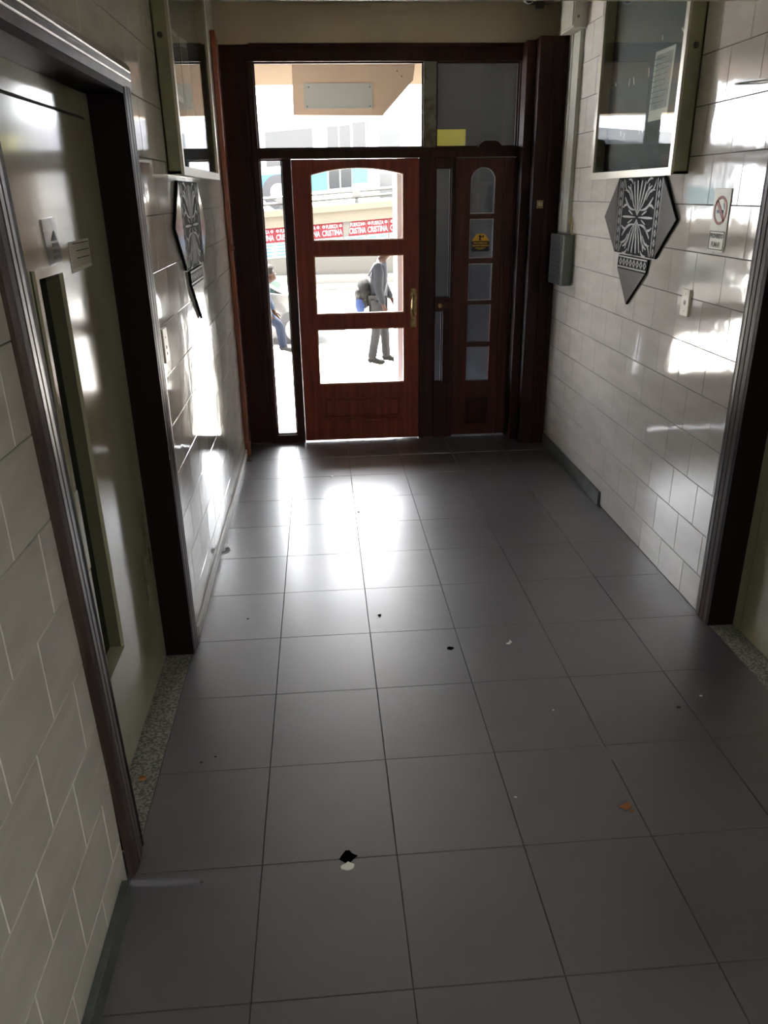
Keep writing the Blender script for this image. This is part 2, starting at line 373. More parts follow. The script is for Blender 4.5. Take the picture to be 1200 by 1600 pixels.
# ---------------------------------------------------------------- lift doors (left and right)
def lift(x, s, ya, yb, zt, tname, dname, left, lean=0):
    """x wall plane, s outward to the corridor"""
    thr = MB(); thr.box((x - s*.001, ya+lean, -.01), (x - s*.215, yb, .003)); thr.build(tname, GRANITE, kind='structure')
    d = empty(dname, (x, (ya+yb)/2, 0)); d['kind'] = 'structure'
    c = MB()
    w = .11
    def fl(yin, dr):   # fluted profile, from the opening outwards
        pr = [(0, 0), (0, .026), (.022, .030), (.026, .022), (.030, .030), (.052, .034), (.056, .026), (.060, .034), (.080, .030), (.104, .018), (w, .006), (w, 0)]
        return [(x + s*(p*.5-.001), yin + dr*q, 0.004) for q, p in pr]
    c.prism(fl(ya+lean, -1), (0, -lean, zt)); c.prism(fl(yb, 1), (0, 0, zt))
    pr = [(0, 0), (0, .026), (.022, .030), (.026, .022), (.030, .030), (.046, .034), (.050, .026), (.054, .034), (.070, .026), (.078, .010), (.078, 0)]
    c.prism([(x + s*(p*.5-.001), ya-w, zt+q) for q, p in pr], (0, yb-ya+2*w, 0))
    c.build('casing', CASEWOOD, d)
    j = MB()
    j.prism([(x + s*.011, ya+lean, .003), (x + s*.011, ya+lean+.022, .003), (x - s*.20, ya+lean+.022, .003), (x - s*.20, ya+lean, .003)], (0, -lean, zt-.003)); j.box((x + s*.011, yb-.022, 0.003), (x - s*.20, yb, zt)); j.box((x + s*.011, ya, zt-.022), (x - s*.20, yb, zt))
    j.build('jamb', JAMBWOOD, d)
    xd = x - s*.105
    f = MB()     # steel frame around the leaf
    a, b, top = ya+.022, yb-.022, zt-.022
    la, lb, lt = a+.03, b-.062, 2.035
    f.box((xd, a, .004), (xd - s*.05, la, top), .002); f.box((xd, lb, .004), (xd - s*.05, b, top), .002); f.box((xd, la, lt), (xd - s*.05, lb, top), .002)
    f.build('steel_frame', STEEL, d)
    g = MB(); g.box((xd - s*.040, la-.002, .006), (xd - s*.06, lb+.002, lt+.004))
    g.box((xd - s*.0005, la, .006), (xd - s*.01, la+.008, lt)); g.box((xd - s*.0005, lb-.008, .006), (xd - s*.01, lb, lt)); g.box((xd - s*.0005, la, lt-.009), (xd - s*.01, lb, lt)); g.build('gap_shade_backing', GAPSHADE, d)  # dark strips just under the surface paint in the gaps' shade
    lf = MB(); y0, y1, z0, z1 = la+.008, lb-.008, .012, lt-.009
    wy0, wy1, wz0, wz1 = (2.080, 2.275, .414, 1.612) if left else (2.26, 2.41, .40, 1.605)
    for q in (((y0, z0), (wy0, z1)), ((wy1, z0), (y1, z1)), ((wy0, z0), (wy1, wz0)), ((wy0, wz1), (wy1, z1))):
        lf.box((xd + s*.004, q[0][0], q[0][1]), (xd - s*.036, q[1][0], q[1][1]))
    leaf = lf.build('door_leaf', STEEL, d)
    wf = MB(); e = .022
    O = [(xd+s*.004, wy0-e, wz0-e-.01), (xd+s*.004, wy1+e*.5, wz0-e-.01), (xd+s*.004, wy1+e*.5, wz1+e), (xd+s*.004, wy0-e, wz1+e)]
    I = [(xd+s*.004, wy0, wz0), (xd+s*.004, wy1, wz0), (xd+s*.004, wy1, wz1), (xd+s*.004, wy0, wz1)]
    wf.ring(O, I, (s*.010, 0, 0)); wf.build('window_frame', STEEL, d)
    rv = MB(); rv.box((xd + s*.003, wy1-.003, wz0), (xd - s*.034, wy1+.001, wz1)); rv.box((xd + s*.003, wy0, wz0), (xd - s*.034, wy0+.002, wz1)); rv.build('window_reveal', mat('olive_reveal_shaded', (.10, .095, .065), .6, spec=.2), d)  # added liner, darker than the leaf, recess shade put into its colour
    rv = MB(); rv.box((xd + s*.0035, wy0-e-.006, wz0-.03), (xd + s*.0052, wy0-e, wz1+e)); rv.build('frame_joint_shade', GAPSHADE, d)  # dark strip painting shade into the gap beside the window frame
    wl = MB(); wl.box((xd - s*.034, wy0-.0, wz0), (xd - s*.038, wy1, wz1)); wl.build('window_pane', mat('dark_lift_glass', (.008, .010, .010), .12), d)
    h = MB(); hy = wy0-.058
    h.box((xd + s*.004, hy-.012, .82), (xd + s*.030, hy+.022, 1.06), .004); h.box((xd + s*.004, hy+.022, .83), (xd + s*.008, hy+.034, 1.05), .001)
    h.build('pull_handle', STEEL, d)
    for yy, zz in ((a+.012, .3), (a+.012, 1.1), (a+.012, 1.8)):
        sc_ = MB(); sc_.tube([(xd+s*.0, yy, zz), (xd+s*.003, yy, zz)], .006, 10); sc_.build('screw', BRASS, d)
    return xd
XDL = lift(XL, 1, 1.665, 2.875, 2.13, 'trim_1', 'door_1', True, .13)
XDR = lift(XR, -1, 1.80, 2.875, 2.13, 'trim_2', 'door_2', False)

# ---------------------------------------------------------------- entrance: frame, lights, doors
F0, F1 = YD-.03, YD+.05          # frame front and back
fr = MB()
def fb(x0, x1, z0, z1, y0=F0, y1=F1, bev=.003): fr.box((x0, y0, z0), (x1, y1, z1), bev)
fb(-.425, 1.47, 2.612, 2.712)                     # head
fb(-.40, 1.45, 2.690, 2.716, F0-.012, F1)
fb(-.425, -.386, 0, 2.612)                        # left post
fb(-.386, 1.41, 2.028, 2.090)                     # transom rail
fb(-.232, -.170, 0, 2.028)                        # post by door
fb(-.386, -.232, 0, .062)                         # sill of sidelight
fb(.722, .765, 0, 2.028); fb(.765, .838, 0, 2.028, F0+.02, F1)
fb(.952, .985, 0, 2.028, F0+.01, F1)
fb(.838, .952, 1.965, 2.028); fb(.838, .952, .985, 1.072)   # lock rail
fb(.838, .952, 0, .44)
fb(.902, .952, .44, .985)
fb(1.406, 1.475, 0, 2.612)
fr.prism([(1.13, F0-.02, 2.088), (1.30, F0-.02, 2.088), (1.275, F0-.02, 2.118), (1.25, F0-.02, 2.128), (1.17, F0-.02, 2.128), (1.15, F0-.02, 2.116)], (0, .05, 0))
fr.build('trim_3', FRAMEWOOD, kind='structure')
mb = MB(); mb.box((.750, F0+.012, 2.090), (.838, F1-.01, 2.612), .002)
mb.build('trim_4', mat('scuffed_grey_post', (.17, .17, .15), .5, col2=(.07, .05, .035), nscale=11, mix=(.42, .6)), kind='structure')
# side panels
mb = MB(); mb.box((XL+.001, YD-.005, 0), (-.425, YD+.05, 2.752), .002); mb.box((-.47, YD-.014, 0), (-.44, YD, 2.700), .003); mb.build('trim_5', FRAMEWOOD, kind='structure')
mb = MB()
mb.box((XL+.001, 5.565, 0.001), (XL+.034, 5.60, 2.745), .006); mb.box((XL+.001, 5.60, .001), (XL+.016, YD-.005, 2.745))
mb.box((XL+.003, 5.555, .001), (XL+.040, 5.606, .11), .006); mb.box((XL+.003, 5.557, 1.46), (XL+.042, 5.604, 1.49), .006)
mb.build('trim_6', REDTRIM, kind='structure')
mb = MB(); mb.box((1.475, 5.62, 0.001), (XR-.001, YD+.05, 2.72), .003); mb.box((1.415, 5.72, 0.001), (1.475, YD-.03, 2.712), .004)
mb.box((1.56, 5.605, 0.001), (1.585, 5.62, 2.72), .004); mb.box((XR-.03, 5.60, 0.001), (XR-.001, 5.62, 2.72), .004)
mb.build('trim_7', FRAMEWOOD, kind='structure')
# transom windows
def pane_obj(name, x0, x1, z0, z1, m, parent, y=YD+.01):
    q = MB(); q.box((x0, y, z0), (x1, y+.005, z1)); return q.build(name, m, parent)
def window(name, x0, x1, z0, z1, m, beadm):
    w = empty(name, ((x0+x1)/2, YD, z0)); w['kind'] = 'structure'
    pane_obj('glass_pane', x0-.004, x1+.004, z0-.004, z1+.004, m, w)
    b = MB(); t = .010
    O = [(x0, YD-.006, z0), (x1, YD-.006, z0), (x1, YD-.006, z1), (x0, YD-.006, z1)]
    I = [(x0+t, YD-.006, z0+t), (x1-t, YD-.006, z0+t), (x1-t, YD-.006, z1-t), (x0+t, YD-.006, z1-t)]
    b.ring(O, I, (0, .015, 0)); b.build('glazing_bead', beadm, w); return w
window('window_1', -.386, .750, 2.090, 2.612, WGLASS, FRAMEWOOD)
window('window_2', .838, 1.406, 2.090, 2.612, DIRTYG, FRAMEWOOD)
w3 = window('window_3', -.386, -.232, .062, 2.028, WGLASS, FRAMEWOOD)
window('window_4', .838, .952, 1.072, 1.965, DARKG, FRAMEWOOD)
window('window_5', .838, .902, .44, .985, DARKG, FRAMEWOOD)
kn = MB(); kn.tube([(.882, F0-.001, 1.02), (.882, F0-.006, 1.02)], .016, 20); kn.tube([(.882, F0-.004, 1.02), (.882, F0-.020, 1.02)], .009, 16)
tag(kn.build('door_lock', BRASS), 'small round brass lock on the narrow rail right of the red door', 'lock')

# red entrance door
d3 = empty('door_3', (.275, YD, 0)); d3['kind'] = 'structure'
L0, L1 = -.168, .720; D0, D1 = YD-.034, YD+.012
lf = MB()
px0, px1 = -.042, .612
def arch(x0, x1, zs, rise, n=16):
    c = (x0+x1)/2; hw = (x1-x0)/2; return [(c - hw*math.cos(math.pi*i/n)*1.0, zs + rise*math.sin(math.pi*i/n)) for i in range(n+1)]
def seg_arch(x0, x1, zs, rise, n=18):
    hw = (x1-x0)/2; R = (hw*hw+rise*rise)/(2*rise); c = (x0+x1)/2; a = math.asin(hw/R)
    return [(c + R*math.sin(-a+2*a*i/n), zs+rise-R+R*math.cos(-a+2*a*i/n)) for i in range(n+1)]
for a, b in (((L0, .012), (px0, 2.022)), ((px1, .012), (L1, 2.022)), ((px0, 1.392), (px1, 1.490)), ((px0, .872), (px1, .976)), ((px0, .362), (px1, .452)), ((px0, .012), (px1, .155))):
    lf.box((a[0], D0, a[1]), (b[0], D1, b[1]))
ar = seg_arch(px0, px1, 1.928, .044)
lf.prism([(px0, D0, 2.022)] + [(x, D0, z) for x, z in ar] + [(px1, D0, 2.022)], (0, D1-D0, 0))
lf.build('door_leaf', DOORWOOD, d3)
pn = MB(); pn.box((px0, D0+.016, .155), (px1, D1-.004, .362)); pn.box((px0+.045, D0+.004, .195), (px1-.045, D0+.02, .325), .008)
t = .016
pn.ring([(px0, D0+.004, .155), (px1, D0+.004, .155), (px1, D0+.004, .362), (px0, D0+.004, .362)], [(px0+t, D0+.004, .155+t), (px1-t, D0+.004, .155+t), (px1-t, D0+.004, .362-t), (px0+t, D0+.004, .362-t)], (0, .012, 0))
pn.build('raised_panel', DOORWOOD, d3)
for z0, z1, ac in ((1.490, 1.928, True), (.976, 1.392, False), (.452, .872, False)):
    t = .009
    if ac:
        O = [(px0, D0+.003, z0), (px1, D0+.003, z0)] + [(x, D0+.003, z) for x, z in ar[::-1]]
        ai = seg_arch(px0+t, px1-t, z1-t*.5, .042); I = [(px0+t, D0+.003, z0+t), (px1-t, D0+.003, z0+t)] + [(x, D0+.003, z) for x, z in ai[::-1]]
        g = MB(); g.prism([(x, YD-.010, z) for x, _, z in O], (0, .005, 0))
    else:
        O = [(px0, D0+.003, z0), (px1, D0+.003, z0), (px1, D0+.003, z1), (px0, D0+.003, z1)]
        I = [(px0+t, D0+.003, z0+t), (px1-t, D0+.003, z0+t), (px1-t, D0+.003, z1-t), (px0+t, D0+.003, z1-t)]
        g = MB(); g.box((px0, YD-.010, z0), (px1, YD-.005, z1))
    p_ = g.build('glass_pane', WGLASS, d3)
    q = MB(); q.ring(O, I, (0, .030, 0)); q.build('glazing_bead', LITBEAD, p_)
hd = MB(); hx = .680
hd.prism([(hx-.020, D0-.003, .870), (hx+.020, D0-.003, .870), (hx+.022, D0-.003, .900), (hx+.018, D0-.003, .94), (hx+.023, D0-.003, .97), (hx+.023, D0-.003, 1.12), (hx+.016, D0-.003, 1.150), (hx-.016, D0-.003, 1.150), (hx-.023, D0-.003, 1.12), (hx-.023, D0-.003, .97), (hx-.018, D0-.003, .94), (hx-.022, D0-.003, .900)], (0, .005, 0))
h = hd.build('handle_plate', BRASS, d3)
g = MB(); g.tube([(hx, D0, 1.105), (hx-.004, D0-.030, 1.10), (hx-.012, D0-.05, 1.07), (hx-.014, D0-.055, 1.03), (hx-.012, D0-.05, .99), (hx-.002, D0-.03, .965), (hx+.004, D0, .955)], .0065, 12); g.build('grip', mat('bright_brass', (.50, .36, .18), .25, metal=.9), h)
g = MB(); g.tube([(hx, D0-.002, .925), (hx, D0-.012, .925)], .014, 20); g.build('lock_cylinder', BRASS, h)
g = MB(); g.tube([(hx, D0-.002, .888), (hx, D0-.012, .888)], .012, 20); g.tube([(hx, D0-.010, .888), (hx, D0-.016, .888)], .005, 10); g.build('lock_cylinder', BRASS, h)

# narrow right-hand leaf with small panes
d4 = empty('door_4', (1.195, YD, 0)); d4['kind'] = 'structure'
a0, a1 = .986, 1.405; q0, q1 = 1.092, 1.268
rows = [(1.352, 1.622), (1.050, 1.315), (.740, 1.020), (.440, .706)]
D0b, D1b = YD-.012, YD+.024
lf = MB()
for a, b in (((a0, .012), (q0, 2.022)), ((q1, .012), (a1, 2.022)), ((q0, .012), (q1, .10)), ((q0, .31), (q1, .440)), ((q0, .706), (q1, .740)), ((q0, 1.020), (q1, 1.050)), ((q0, 1.315), (q1, 1.352)), ((q0, 1.622), (q1, 1.656))):
    lf.box((a[0], D0b, a[1]), (b[0], D1b, b[1]))
arr = [(x, z) for x, z in seg_arch(q0, q1, 1.885, .078)]
lf.prism([(q0, D0b, 2.022)] + [(x, D0b, z) for x, z in arr] + [(q1, D0b, 2.022)], (0, D1b-D0b, 0))
lf.box((1.33, D0b-.012, .012), (1.352, D0b+.002, 2.022), .003)
lf.build('door_leaf', mat('dark_red_wood', (.070, .013, .009), .42, spec=.25, col2=(.035, .009, .007), nscale=3, stretch=(12, 12, .8)), d4)
pn = MB(); pn.box((q0, D0b+.014, .10), (q1, D1b-.006, .31)); pn.box((q0+.03, D0b+.004, .13), (q1-.03, D0b+.016, .28), .006); pn.build('raised_panel', FRAMEWOOD, d4)
g = MB(); g.prism([(q0, YD+.006, 1.656), (q1, YD+.006, 1.656)] + [(x, YD+.006, z) for x, z in arr[::-1]], (0, .005, 0)); gp = g.build('glass_pane', DARKG, d4)
GB = mat('bevelled_glass_edge', (.35, .36, .38), .12, metal=.5)
def bead4(pn_, O, I):
    q = MB(); q.ring(O, I, (0, .014, 0)); q.build('glazing_bead', GB, pn_)
t = .006
ai = seg_arch(q0+t, q1-t, 1.885, .073)
bead4(gp, [(q0, D0b+.006, 1.656), (q1, D0b+.006, 1.656)] + [(x, D0b+.006, z) for x, z in arr[::-1]], [(q0+t, D0b+.006, 1.656+t), (q1-t, D0b+.006, 1.656+t)] + [(x, D0b+.006, z) for x, z in ai[::-1]])
for z0, z1 in rows:
    g = MB(); g.box((q0, YD+.006, z0), (q1, YD+.011, z1)); gp = g.build('glass_pane', DARKG, d4)
    if z0 > 1.0: bead4(gp, [(q0, D0b+.006, z0), (q1, D0b+.006, z0), (q1, D0b+.006, z1), (q0, D0b+.006, z1)], [(q0+t, D0b+.006, z0+t), (q1-t, D0b+.006, z0+t), (q1-t, D0b+.006, z1-t), (q0+t, D0b+.006, z1-t)])

# ================================================================== THINGS INSIDE
# security sticker
st = empty('security_sticker', (1.178, YD+.004, 1.40)); tag(st, 'small black and amber security sticker on a pane of the narrow dark door', 'sticker')
sy = YD+.0035
g = MB(); g.prism([(1.113, sy, 1.398), (1.240, sy, 1.398), (1.244, sy, 1.47), (1.112, sy, 1.47)], (0, .002, 0)); g.build('label_base', INK, st)
g = MB(); g.prism([(1.115, sy-.001, 1.470), (1.242, sy-.001, 1.470), (1.206, sy-.001, 1.518), (1.148, sy-.001, 1.518)], (0, .002, 0)); g.build('roof_mark', ORANGEY, st)
g = MB(); g.prism([(1.165, sy-.002, 1.474), (1.185, sy-.002, 1.474), (1.176, sy-.002, 1.486), (1.186, sy-.002, 1.500), (1.176, sy-.002, 1.512), (1.160, sy-.002, 1.508), (1.168, sy-.002, 1.494)], (0, .001, 0))
g.prism([(1.188, sy-.002, 1.492), (1.204, sy-.002, 1.500), (1.200, sy-.002, 1.511), (1.186, sy-.002, 1.506)], (0, .001, 0)); g.build('figure_mark', INK, st)
for s_, z, hh, ww in (('PROPIEDAD', 1.456, .012, .100), ('MONITOREADA', 1.438, .012, .118)):
    text_mesh('lettering', s_, ORANGEY, (1.178, sy-.0015, z), (1, 0, 0), (0, 0, 1), hh, ww, st, bold=.02)
g = MB(); g.box((1.140, sy-.0015, 1.420), (1.216, sy, 1.4235)); g.box((1.156, sy-.0015, 1.412), (1.200, sy, 1.4150)); g.build('small_print', ORANGEY, st)
# brass switch plate on the dark wood panel
sw = empty('push_button_plate', (1.53, 5.615, 1.717)); tag(sw, 'small square brass plate on the dark wood panel right of the narrow door', 'switch')
g = MB(); g.box((1.508, 5.606, 1.690), (1.552, 5.6195, 1.742), .002); g.build('plate', BRASS, sw)
g = MB(); g.box((1.518, 5.602, 1.705), (1.530, 5.607, 1.73), .001); g.box((1.534, 5.602, 1.705), (1.543, 5.607, 1.73), .001); g.build('button', IVORY, sw)

# white cable duct, junction box and dark intercom
dt = empty('cable_duct', (XR, 5.42, 1.54)); tag(dt, 'pale vertical cable duct at the far end of the right tiled wall', 'cable duct')
g = MB(); g.box((XR-.022, 5.30, 1.545), (XR-.001, 5.47, 2.70), .002); g.build('duct_body', GREYPL, dt)
g = MB(); g.box((XR-.027, 5.30, 1.545), (XR-.020, 5.325, 2.70), .002); g.box((XR-.027, 5.445, 1.545), (XR-.020, 5.47, 2.70), .002); g.build('duct_cover', GREYPL, dt)
jb = empty('junction_box', (XR, 5.4, 2.78)); tag(jb, 'pale junction box above the cable duct under the ceiling', 'box')
g = MB(); g.box((XR-.085, 5.26, 2.705), (XR-.001, 5.52, 2.94), .004); g.build('box_body', GREYPL, jb)
g = MB(); g.box((XR-.092, 5.27, 2.715), (XR-.085, 5.51, 2.93), .003); g.build('box_lid', GREYPL, jb)
for zz in (2.76, 2.84):
    g = MB(); g.tube([(XR-.06, 5.262, zz), (XR-.06, 5.256, zz)], .008, 12); g.build('screw', BRASS, jb)
ic = empty('intercom_panel', (XR, 5.3, 1.38)); tag(ic, 'dark grey metal intercom box mounted below the cable duct', 'intercom')
g = MB(); g.box((XR-.075, 5.20, 1.215), (XR-.001, 5.48, 1.535), .003); g.build('housing', GREENGREY, ic)
g = MB(); g.box((XR-.070, 5.192, 1.222), (XR-.012, 5.20, 1.528), .002); g.build('end_cap', GREENGREY, ic)
g = MB(); g.box((XR-.080, 5.21, 1.22), (XR-.075, 5.47, 1.53), .002); g.build('face_plate', DARKMET, ic)
g = MB()
for k in range(7): g.box((XR-.083, 5.24, 1.25+.035*k), (XR-.080, 5.44, 1.268+.035*k), .001)
g.build('button_row', mat('black_buttons', (.02, .02, .022), .4), ic)
g = MB(); g.tube([(XR-.012, 5.30, 1.60), (XR-.012, 5.25, 1.64), (XR-.014, 5.215, 1.60), (XR-.018, 5.205, 1.55), (XR-.02, 5.21, 1.525)], .006, 8)
tag(g.build('loose_cable', mat('yellowed_cable', (.38, .30, .14), .5)), 'short yellowed cable looping from the duct into the dark intercom', 'cable')

# dome camera
dc = empty('security_camera', (1.29, 5.3, 2.95)); tag(dc, 'small white security camera with black lens under the ceiling', 'camera')
g = MB(); g.tube([(1.29, 5.3, 2.949), (1.29, 5.3, 2.93), (1.29, 5.3, 2.925)], [.045, .043, .035], 20); g.build('mount', WHITEP, dc)
g = MB(); g.tube([(1.29, 5.34, 2.915), (1.29, 5.29, 2.885), (1.29, 5.24, 2.855), (1.29, 5.225, 2.846)], [.030, .038, .038, .034], 20); g.build('camera_body', WHITEP, dc)
g = MB(); g.tube([(1.29, 5.226, 2.8465), (1.29, 5.221, 2.8435)], .026, 20); g.build('lens', LENS, dc)
g = MB(); g.box((1.40, 5.55, 2.90), (1.54, 5.70, 2.948), .004); g.box((1.42, 5.56, 2.86), (1.47, 5.6, 2.90), .004)
tag(g.build('ceiling_bracket', mat('dark_bracket', (.03, .02, .018), .5)), 'small dark bracket under the ceiling between camera and junction box', 'bracket')

# no smoking sign (right wall)
ns = empty('no_smoking_sign', (XR, 3.29, 1.68)); tag(ns, 'cream no smoking sign with red ring on the right tiled wall', 'sign')
xs_ = XR-.002
g = MB(); g.box((xs_-.002, 3.218, 1.580), (xs_, 3.358, 1.800), .001); g.build('sign_board', mat('cream_plastic', (.56, .53, .42), .35), ns)
def disc_ring(c, r0, r1, n=36):
    O = [(xs_-.0022, c[0]+r1*math.cos(2*math.pi*i/n), c[1]+r1*math.sin(2*math.pi*i/n)) for i in range(n)]
    I = [(xs_-.0022, c[0]+r0*math.cos(2*math.pi*i/n), c[1]+r0*math.sin(2*math.pi*i/n)) for i in range(n)]
    return O, I
g = MB(); c_ = (3.288, 1.716); O, I = disc_ring(c_, .045, .056); g.ring(O, I, (-.001, 0, 0))
a = .038; b = .006
g.prism([(xs_-.0022, c_[0]+a+b, c_[1]+a-b), (xs_-.0022, c_[0]+a-b, c_[1]+a+b), (xs_-.0022, c_[0]-a-b, c_[1]-a+b), (xs_-.0022, c_[0]-a+b, c_[1]-a-b)], (-.001, 0, 0)); g.build('prohibition_ring', RED, ns)
g = MB(); g.box((xs_-.0028, 3.262, 1.706), (xs_-.0022, 3.318, 1.718)); g.prism([(xs_-.0028, 3.256, 1.722), (xs_-.0028, 3.262, 1.722), (xs_-.0028, 3.270, 1.745), (xs_-.0028, 3.262, 1.742)], (.0006, 0, 0)); g.build('cigarette_mark', mat('grey_ink', (.12, .12, .2), .6), ns)
g = MB(); O = [(xs_-.0022, y, z) for y, z in ((3.352, 1.562), (3.226, 1.562), (3.226, 1.636), (3.352, 1.636))]; I = [(xs_-.0022, y, z) for y, z in ((3.349, 1.565), (3.229, 1.565), (3.229, 1.633), (3.349, 1.633))]
g.ring(O, I, (-.001, 0, 0)); g.build('text_border', INK, ns)
g = MB(); g.box((xs_-.002, 3.222, 1.556), (xs_, 3.356, 1.580)); g.build('sign_lower_strip', mat('cream_plastic', (.56, .53, .42), .35), ns)
text_mesh('lettering', 'PROHIBIDO', INK, (xs_-.0024, 3.289, 1.617), (0, -1, 0), (0, 0, 1), .020, .108, ns, bold=.03)
text_mesh('lettering', 'FUMAR', INK, (xs_-.0024, 3.289, 1.583), (0, -1, 0), (0, 0, 1), .022, .074, ns, bold=.03)
# peeling clear tape on the right wall
g = MB()
pts = [(3.31, 2.16), (3.0, 2.13), (2.80, 2.14), (2.80, 2.17), (3.0, 2.165), (3.30, 2.19)]
g.prism([(XR-.004, y, z) for y, z in pts], (-.003, 0, 0)); g.tube([(XR-.008, 3.31, 2.178), (XR-.012, 3.1, 2.16), (XR-.008, 2.8, 2.158)], [.004, .007, .004], 8)
tag(g.build('peeling_tape', glass('plastic_film', tint=(.8, .8, .8), dirt=.5, dirtcol=(.6, .58, .55), rough=.1)), 'crumpled strip of clear tape peeling from the right tiled wall', 'tape')

# light switch plates
def switch(x, s, y0, y1, z0, z1, label, holes):
    e_ = empty('switch_plate', (x, (y0+y1)/2, (z0+z1)/2)); tag(e_, label, 'switch')
    g = MB(); g.box((x + s*.0005, y0, z0), (x + s*.010, y1, z1), .002); g.build('plate', IVORY, e_)
    for hz, r in holes:
        g = MB(); g.tube([(x+s*.0095, (y0+y1)/2, hz), (x+s*.0112, (y0+y1)/2, hz)], r, 12); g.build('socket_hole' if r > .005 else 'screw', INK if r > .005 else BRASS, e_)
switch(XR, -1, 3.452, 3.528, 1.262, 1.380, 'ivory plate with a dark centre hole on the right tiled wall', ((1.322, .011), (1.360, .003), (1.284, .003)))
switch(XL, 1, 3.02, 3.10, 1.205, 1.335, 'ivory switch plate on the left tiled wall beside the lift casing', ((1.30, .004), (1.262, .007), (1.238, .006)))

# ---------------------------------------------------------------- notice cases
def notice_case(x, s, y0, y1, z0, z1, dep, label):
    c = empty('notice_case', (x, (y0+y1)/2, z0)); tag(c, label, 'notice case')
    g = MB(); xf = x + s*dep
    g.box((x+s*.0005, y0, z0), (x+s*.008, y1, z1)); g.box((x+s*.0005, y0, z0), (xf, y0+.012, z1), .001); g.box((x+s*.0005, y1-.012, z0), (xf, y1, z1), .001)
    g.box((x+s*.0005, y0, z0), (xf, y1, z0+.012)); g.box((x+s*.0005, y0, z1-.012), (xf, y1, z1)); g.build('case_body', GREENMETAL, c)
    bd = MB(); bd.box((x+s*.008, y0+.012, z0+.012), (x+s*.014, y1-.012, z1-.012)); bd.build('pin_board', BOARD, c)
    f = MB(); w = .030
    O = [(xf, y0-.004, z0-.004), (xf, y1+.004, z0-.004), (xf, y1+.004, z1), (xf, y0-.004, z1)]
    I = [(xf, y0+w, z0+w), (xf, y1-w, z0+w), (xf, y1-w, z1-w), (xf, y0+w, z1-w)]
    f.ring(O, I, (s*.012, 0, 0)); f.build('door_frame', ALU, c)
    g = MB(); g.box((xf+s*.002, y0+w-.002, z0+w-.002), (xf+s*.005, y1-w+.002, z1-w+.002)); g.build('glass_pane', CASEG, c)
    g = MB(); g.tube([(x+s*dep*.5, y0-.0005, z0+.50), (x+s*dep*.5, y0-.006, z0+.50)], .011, 14); g.tube([(x+s*dep*.5, y0-.005, z0+.50), (x+s*dep*.5, y0-.010, z0+.50)], .005, 10); g.build('case_lock', DARKMET, c)
    return x + s*.014
XB = notice_case(XR, -1, 3.645, 4.735, 1.862, 2.93, .070, 'dark notice case with aluminium frame on the right tiled wall')
XA = notice_case(XL, 1, 3.565, 4.83, 1.887, 2.93, .058, 'glazed notice case reflecting daylight on the left tiled wall')
# notices and tape scraps
def sheet(name, x, s, pts, m, label, cat, border=None, grp=None, lines=0, y_in=0):
    e_ = empty(name, (x, pts[0][0], pts[0][1])); tag(e_, label, cat, grp)
    g = MB(); g.prism([(x+s*.001, y, z) for y, z in pts], (s*.001, 0, 0)); g.build('sheet', PAPER, e_)
    if border:
        cy_ = sum(p[0] for p in pts)/4; cz_ = sum(p[1] for p in pts)/4
        g = MB(); g.prism([(x+s*.0022, cy_+(y-cy_)*border[0], cz_+border[2]+(z-cz_)*border[1]) for y, z in pts], (s*.0006, 0, 0)); g.build('printed_area', m, e_)
    if lines:
        ys = [p[0] for p in pts]; zs = [p[1] for p in pts]; g = MB()
        for k in range(lines):
            z = max(zs) - (max(zs)-min(zs))*(.12+.7*k/lines); w = random.uniform(.5, .8)*(max(ys)-min(ys))
            g.box((x+s*.0028, max(ys)-.012-w, z), (x+s*.0032, max(ys)-.012, z+.003))
        g.build('text_lines', INK, e_)
    return e_
sheet('notice_paper', XB, -1, [(4.118, 2.405), (3.895, 2.405), (3.915, 2.108), (4.135, 2.108)], PAPERGREY, 'white bordered notice pinned inside the dark notice case on the right wall', 'notice', (.84, .78, .015), lines=9)
tp = [(3.84, 2.45, .03, 40), (4.06, 2.455, .02, 80), (4.185, 2.33, .04, 80), (4.435, 2.315, .036, 100), (4.375, 2.315, .04, 65), (4.64, 2.33, .026, 45), (4.69, 2.07, .03, 90), (4.495, 2.08, .03, 60), (4.44, 2.065, .03, 115), (4.23, 2.075, .032, 100), (4.195, 2.08, .035, 65)]
names_ = ['tape scrap nearest the lock side at the top of the dark board', 'brownish tape scrap above the notice on the dark board', 'long tape scrap just left of the notice on the dark board', 'left stroke of the upper tape pair on the dark board', 'right stroke of the upper tape pair on the dark board', 'upper tape scrap nearest the far edge of the dark board',
 'lower tape scrap nearest the far edge of the dark board', 'left stroke of the middle lower tape pair on the dark board', 'right stroke of the middle lower tape pair on the dark board', 'left stroke of the tape pair under the notice on the dark board', 'right stroke of the tape pair under the notice on the dark board']
for (y, z, l, a), nm in zip(tp, names_):
    g = MB(); ca, sa = math.cos(math.radians(a)), math.sin(math.radians(a)); w = .0045
    g.prism([(XB-.001, y+ca*l*.5-sa*w, z+sa*l*.5+ca*w), (XB-.001, y+ca*l*.5+sa*w, z+sa*l*.5-ca*w), (XB-.001, y-ca*l*.5+sa*w, z-sa*l*.5-ca*w), (XB-.001, y-ca*l*.5-sa*w, z-sa*l*.5+ca*w)], (-.001, 0, 0))
    tag(g.build('tape_scrap', PAPER), nm, 'tape', 'tape scraps on the dark board')
XLB = XA
sheet('notice_paper', XLB, 1, [(3.88, 2.48), (4.12, 2.48), (4.10, 2.20), (3.86, 2.20)], PAPERGREY, 'printed sheet nearer the lifts inside the left notice case', 'notice', (.86, .84, 0), lines=10)
sheet('notice_paper', XLB, 1, [(4.16, 2.48), (4.40, 2.50), (4.42, 2.12), (4.20, 2.12)], PAPERGREY, 'longer printed sheet nearer the street inside the left notice case', 'notice', (.8, .8, 0))

